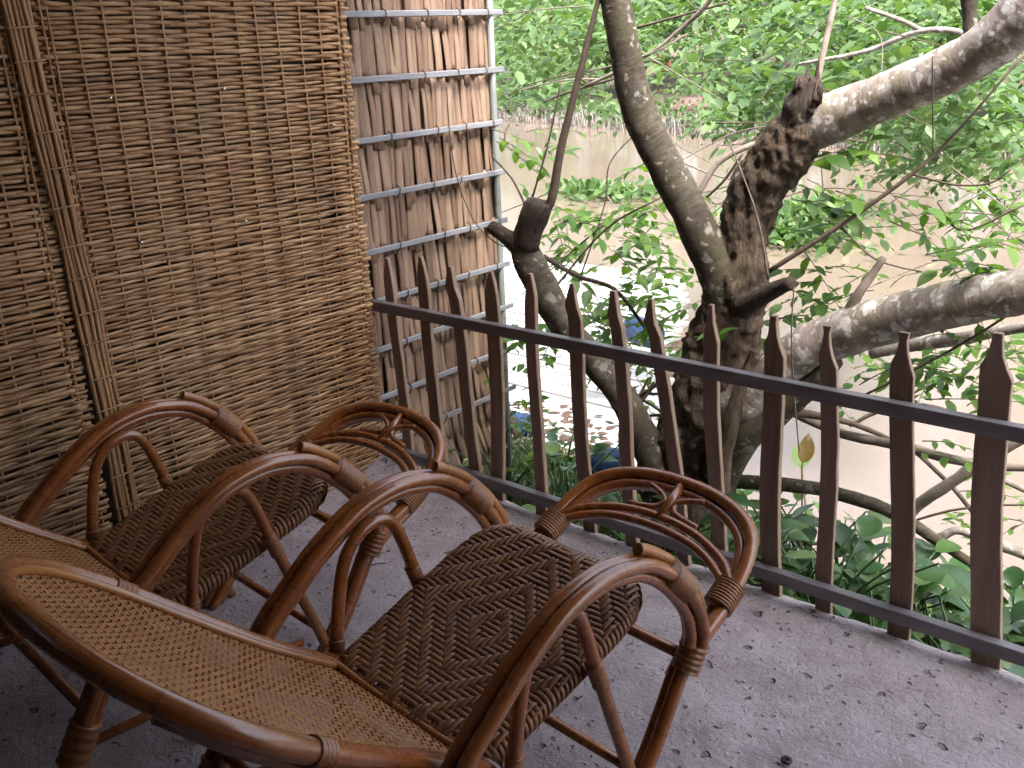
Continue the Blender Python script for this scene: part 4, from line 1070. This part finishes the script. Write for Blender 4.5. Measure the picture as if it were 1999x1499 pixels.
PL = [(-1.78, 2.78), (-1.52, 2.92), (-1.60, 3.25), (-1.36, 2.74), (-1.28, 3.05), (-1.42, 3.45), (-1.12, 2.82), (-1.02, 3.12), (-1.16, 3.40), (-0.90, 2.74), (-0.80, 3.02), (-0.92, 3.32), (-0.66, 2.80), (-0.58, 3.08), (-0.44, 2.74), (-0.34, 2.98), (-1.72, 3.5), (-1.45, 3.75)]
WH = ['behind the sixth picket from the right', 'behind the fifth picket from the right', 'at the right foot of the tree trunk', 'between the fifth and fourth pickets from the right', 'under the fallen branch, left part', 'beside the withered yellow leaf', 'behind the fourth picket from the right', 'between the fourth and third pickets from the right', 'behind the fallen branch in the middle', 'at the porch edge between third and fourth pickets', 'behind the third picket from the right', 'near the withered grey leaves', 'at the porch edge left of the second picket from the right', 'behind the second picket from the right', 'at the porch edge between the last two pickets', 'behind the rightmost picket', 'right of the trunk, at the water side', 'farthest toward the water, by the yellow leaf']
for k, ((x, y), wtxt) in enumerate(zip(PL, WH)):
    broad_plant('broadleaf_plant', 'glossy broad-leaved plant ' + wtxt, x, y, 21, rng.uniform(0.105, 0.155) * (0.85 if x > -0.9 else 1), rng.uniform(0.36, 0.56) * (0.72 if x > -0.95 else 1.0), [M_BROAD, M_BROAD, M_BROAD2], 'broad-leaved plants below the fence')
PL2 = [(-2.72, 3.05), (-2.45, 3.12), (-2.62, 3.42), (-2.32, 2.95), (-2.15, 3.25), (-2.9, 3.55), (-2.35, 3.55)]
WH2 = ['at the foot of the grey pole', 'right of the grey pole behind the fifth picket', 'under the edge of the plank landing', 'behind the fifth picket from the left at the porch edge', 'beside the blue barrel left of the cut limb', 'below the plank landing by the wall', 'between the blue barrels']
for k, ((x, y), wtxt) in enumerate(zip(PL2, WH2)):
    broad_plant('leafy_plant', 'dark green leafy plant ' + wtxt, x, y, 13, rng.uniform(0.08, 0.115), rng.uniform(0.30, 0.45), [M_BROAD, M_BROAD, M_BROAD2], 'plants below the left part of the fence')
def strap_plant(label, x, y, n, L, mat, group):
    z0 = ground_z(x, y); root = empty('strap_leaf_plant', (x, y, z0)); tag(root, label, 'plant', group)
    for k in range(n):
        a = rng.uniform(0, 6.28); l = L * rng.uniform(.6, 1.1); w_ = rng.uniform(.012, .03); v = []
        dx, dy = math.cos(a), math.sin(a)
        for i in range(8):
            t = i / 7; o_ = 0.45 * l * t * t; z = l * (t - 0.45 * t ** 2.6)
            ww = w_ * math.sin(math.pi * (0.12 + 0.86 * t)); v += [(dx * o_ - dy * ww, dy * o_ + dx * ww, z), (dx * o_, dy * o_, z - ww * .5), (dx * o_ + dy * ww, dy * o_ - dx * ww, z)]
        f = [(i * 3 + j, i * 3 + j + 1, i * 3 + 4 + j, i * 3 + 3 + j) for i in range(7) for j in range(2)]
        mesh_obj('leaf', v, f, mat, root)
strap_plant('withered grey strap-leaved plant standing in front of the bright water', -1.32, 3.85, 12, 0.62, M_DRY, 'strap-leaved plants')
strap_plant('green strap-leaved plant beside the fallen branches near the right edge', -0.86, 3.60, 10, 0.62, M_BROAD2, 'strap-leaved plants')
strap_plant('drooping grey-green strap-leaved plant behind the rightmost picket', -0.55, 3.35, 9, 0.60, M_DRY, 'strap-leaved plants')
strap_plant('narrow-leaved green rosette plant below the fence left of the cut limb', -2.28, 2.86, 14, 0.26, M_GRASS, 'strap-leaved plants')
P = at_y(1566, 905, 3.42); gz = ground_z(P.x, P.y); yl = empty('yellow_leaf', (P.x, P.y, gz)); tag(yl, 'single withered yellow leaf standing up among the broad-leaved plants', 'leaf')
o = mesh_obj('leaf_blade', *leaf_shape(6, 0.26, 0.2, 0.16), M_YELLOW, yl)
o.matrix_basis = Matrix.Translation((0, 0, P.z - gz)) @ Matrix.Rotation(R(62), 4, 'X') @ Matrix.Rotation(R(35), 4, 'Y') @ Matrix.Scale(0.125, 4)
tube('stalk', catmull([(0.03, 0.02, -0.02), (0.02, 0, (P.z - gz) * .5), (0, 0, P.z - gz)], 4), 0.004, M_YELLOW, yl, 6)
# grass and fallen leaves on the bank
gi = []
for _ in range(5200):
    x, y = rng.uniform(-3.6, 0.3), rng.uniform(2.56, 4.1); z = ground_z(x, y)
    gi.append((np.array([x, y, z - .01]), basis(np.array([rng.normal(0, .45), rng.normal(0, .45), 1.0]), rdir()), rng.uniform(.07, .24)))
g = leaf_cloud('bank_grass', gi, leaf_shape(2, 0.045, 0.25, 0.2), M_GRASS); tag(g, 'low grass on the near bank below the fence', 'grass', kind='stuff')
li = []
for _ in range(1500):
    x, y = rng.uniform(-3.6, 0.3), rng.uniform(2.56, 4.2); z = ground_z(x, y)
    li.append((np.array([x, y, z + .012]), basis(np.array([rng.normal(), rng.normal(), rng.normal(0, .25)]), np.array([0, 0, 1]) + rdir() * .5), rng.uniform(.04, .11)))
g = leaf_cloud('fallen_leaves', li, LEAF_NEAR, M_DRY); tag(g, 'grey fallen leaves lying on the near bank', 'leaf litter', kind='stuff')
# floating water plants
for k, (px, py, lab) in enumerate([(1195, 385, 'floating water plants on the river left of the upright limb'), (1560, 425, 'floating water plants on the river right of the trunk'), (1520, 470, 'floating water plants close behind the trunk')]):
    c = at_z(px, py, WATER_Z); items = []
    for _ in range(420):
        a, rr = rng.uniform(0, 6.28), abs(rng.normal(0, .55)); p = np.array([c.x + rr * math.cos(a) * 1.5, c.y + rr * math.sin(a), WATER_Z + rng.uniform(0, .15)])
        items.append((p, basis(np.array([rng.normal(), rng.normal(), rng.uniform(.1, 1.4)]), rdir() + np.array([0, 0, 1])), rng.uniform(.12, .24)))
    g = leaf_cloud('floating_plants', items, LEAF_NEAR, M_LEAF_FAR); tag(g, lab, 'water plants', kind='stuff')

# ------------------------------------------------------------------ fallen branches in front of the water
def branch(label, spec, mat=M_TWIG, ns=9):
    pts = []
    for px, py, Y, wp in spec:
        P = at_y(px, py, Y); pts.append((P.x, P.y, P.z, px_size(P, wp) / 2))
    c = np.array(catmull(pts, 7)); v, f, uv = tube_geo(c[:, :3], c[:, 3], ns)
    v = [q + np.array(noise.noise_vector(Vector(q * 14))) * 0.004 for q in v]
    o = mesh_obj('fallen_branch', v, f, mat, None, True, uv); tag(o, label, 'branch', 'bare branches over the water'); return o
branch('thick bare branch running from the trunk foot to the lower right', [(1390, 945, 3.2, 28), (1440, 940, 3.25, 28), (1600, 955, 3.3, 27), (1740, 1000, 3.35, 27), (1850, 1070, 3.4, 20), (1925, 1120, 3.42, 16), (2020, 1200, 3.45, 13)], M_LIMB2)
branch('long bare branch sloping across the white water just under the top rail', [(1540, 800, 3.5, 20), (1640, 845, 3.5, 20), (1740, 866, 3.5, 20), (1900, 905, 3.5, 18), (2020, 914, 3.5, 16)])
branch('grey bare branch rising to the right between the last two pickets', [(1770, 1010, 3.6, 24), (1800, 980, 3.6, 24), (1860, 940, 3.6, 24), (1940, 890, 3.6, 22), (2010, 850, 3.6, 18)])
branch('thin dark branch falling between the last two pickets', [(1785, 880, 3.7, 8), (1840, 930, 3.7, 9), (1880, 975, 3.7, 9), (1930, 1040, 3.7, 7)], M_VINE)
branch('pale forked branch low beside the rightmost picket', [(1790, 1030, 3.45, 14), (1830, 1050, 3.45, 18), (1870, 1035, 3.45, 16), (1940, 1060, 3.45, 20), (2020, 1090, 3.45, 20)], M_LIMB)
branch('short bare branch right of the rightmost picket', [(1940, 930, 3.6, 12), (1999, 955, 3.6, 12), (2030, 965, 3.6, 12)])
branch('dark bare branch leaving the limb below the top rail', [(1490, 800, 3.3, 14), (1560, 806, 3.4, 18), (1620, 815, 3.45, 14), (1700, 840, 3.5, 10), (1780, 880, 3.6, 6)], M_VINE)
branch('straight thin twig crossing low between the third and second pickets from the right', [(1770, 1020, 3.5, 5), (1890, 990, 3.5, 5), (2020, 985, 3.5, 4)], M_VINE)
branch('curved thin branch just below the top rail near the third picket', [(1660, 830, 3.6, 8), (1720, 800, 3.6, 9), (1790, 790, 3.6, 8), (1850, 800, 3.6, 6)])

# ------------------------------------------------------------------ plank landing and barrels at lower left
def landing():
    root = empty('plank_landing', (-5.0, 5.6, 0)); tag(root, 'sun-bleached plank landing floating behind the left pickets', 'landing')
    rnd = random.Random(3)
    y = 4.15; i = 0
    while y < 8.2:
        wd = rnd.uniform(0.15, 0.2); x0 = -7.4 + rnd.uniform(-.1, .1); x1 = -2.7 - (y - 4.15) * 0.55 + rnd.uniform(-.12, .12)
        v, f = box_geo(x0, x1, y, y + wd - 0.018, -0.015, 0.015); zz = -0.62 + rnd.uniform(-.006, .006)
        mesh_obj('plank', [(a + 5.0, b - 5.6 + 0.0, c + zz) for a, b, c in v], f, M_PLANK, root, False); y += wd
    for x in (-6.6, -5.2, -3.9): box('joist', x + 5 - .04, x + 5 + .04, 4.2 - 5.6, 8.0 - 5.6, -0.72, -0.637, M_BEAM, root)
    box('edge_beam', -7.4 + 5, -2.75 + 5, 4.04 - 5.6, 4.13 - 5.6, -0.74, -0.60, M_BEAM, root, 0.006)
    items = []
    for _ in range(170):
        t = rng.uniform(-4.6, -2.9); items.append((np.array([t, 4.2 + abs(rng.normal(0, .22)), -0.60]), basis(np.array([rng.normal(), rng.normal(), .1]), np.array([0, 0, 1]) + rdir() * .4), rng.uniform(.05, .1)))
    g = leaf_cloud('leaf_litter', items, LEAF_NEAR, M_LITTER); tag(g, 'red-brown leaf litter lying along the edge of the plank landing', 'leaf litter', kind='stuff')
landing()
def barrel(label, x, y, z, rz, r=0.24, L=0.75):
    s = np.linspace(0, L, 15); rr = [r * (0.90 if i in (0, 14) else 1.0 + (0.045 if i in (4, 10) else 0) + 0.02 * math.sin(math.pi * i / 14)) for i in range(15)]
    v, f, uv = tube_geo([(a - L / 2, 0, 0) for a in s], rr, 22); o = mesh_obj('blue_barrel', v, f, M_BLUE)
    o.location = (x, y, z); o.rotation_euler = (0, 0, rz); tag(o, label, 'barrel', 'blue floats of the landing')
p = at_y(1195, 905, 3.55); barrel('blue plastic barrel lying behind the sixth picket, left of the cut limb', p.x, p.y, p.z, 0.5, 0.075, 0.2)
p = at_y(1010, 820, 3.95); barrel('blue plastic barrel under the landing edge beside the grey pole', p.x, p.y, p.z - .02, 0.1, 0.065, 0.22)
p = at_y(1255, 648, 5.4); barrel('blue plastic barrel seen through leaves above the top rail', p.x, p.y, p.z, -0.3, 0.09, 0.26)
p = at_y(1185, 695, 4.9); barrel('blue plastic barrel seen just under the top rail beside the cut limb', p.x, p.y, p.z, 0.9, 0.08, 0.22)

# ------------------------------------------------------------------ small things on the porch
def vine(label, spec, rad):
    pts = [at_y(px, py, Y) for px, py, Y in spec]; o = tube('hanging_vine', catmull(pts, 6), rad, M_VINE, None, 5); tag(o, label, 'vine')
vine('thin dark vine drooping across the palm-leaf wall to the cut stub', [(872, 170, 2.72), (878, 260, 2.74), (893, 350, 2.76), (925, 430, 2.80), (965, 472, 2.82), (1000, 485, 2.82)], 0.0022)
def floor_thing(name, label, cat, px, py, geo, mat, rz=0):
    P = at_z(px, py, 0.0); v, f = geo; o = mesh_obj(name, v, f, mat); o.location = (P.x, P.y, 0.006); o.rotation_euler = (0, 0, rz); tag(o, label, cat)
v, f, _ = tube_geo([(0, 0, 0), (0.0, 0, 0.004), (0, 0, 0.008), (0, 0, 0.006)], [0.011, 0.014, 0.012, 0.004], 14)
floor_thing('bottle_cap', 'small black bottle cap on the floor at the bottom edge', 'cap', 1535, 1491, (v, f), mat_simple('black_rubber', (.006, .006, .006), (.02, .02, .02), 20, 0.4))
for k, (px, py, L, rz, lab) in enumerate([(1386, 1300, 0.035, -0.7, 'tiny dry twig on the floor right of the foreground chair'), (985, 1485, 0.03, 0.4, 'tiny dry twig under the foreground chair'), (738, 1105, 0.05, 0.9, 'thin dry twig on the floor between the two chairs'), (228, 1457, 0.03, 0.2, 'dry leaf scrap on the dark floor below the backrest')]):
    v, f, _ = tube_geo([(-L / 2, 0, 0), (0, 0.003, 0.003), (L / 2, 0, 0.001)], 0.0022, 5); floor_thing('dry_twig', lab, 'twig', px, py, (v, f), M_VINE, rz)
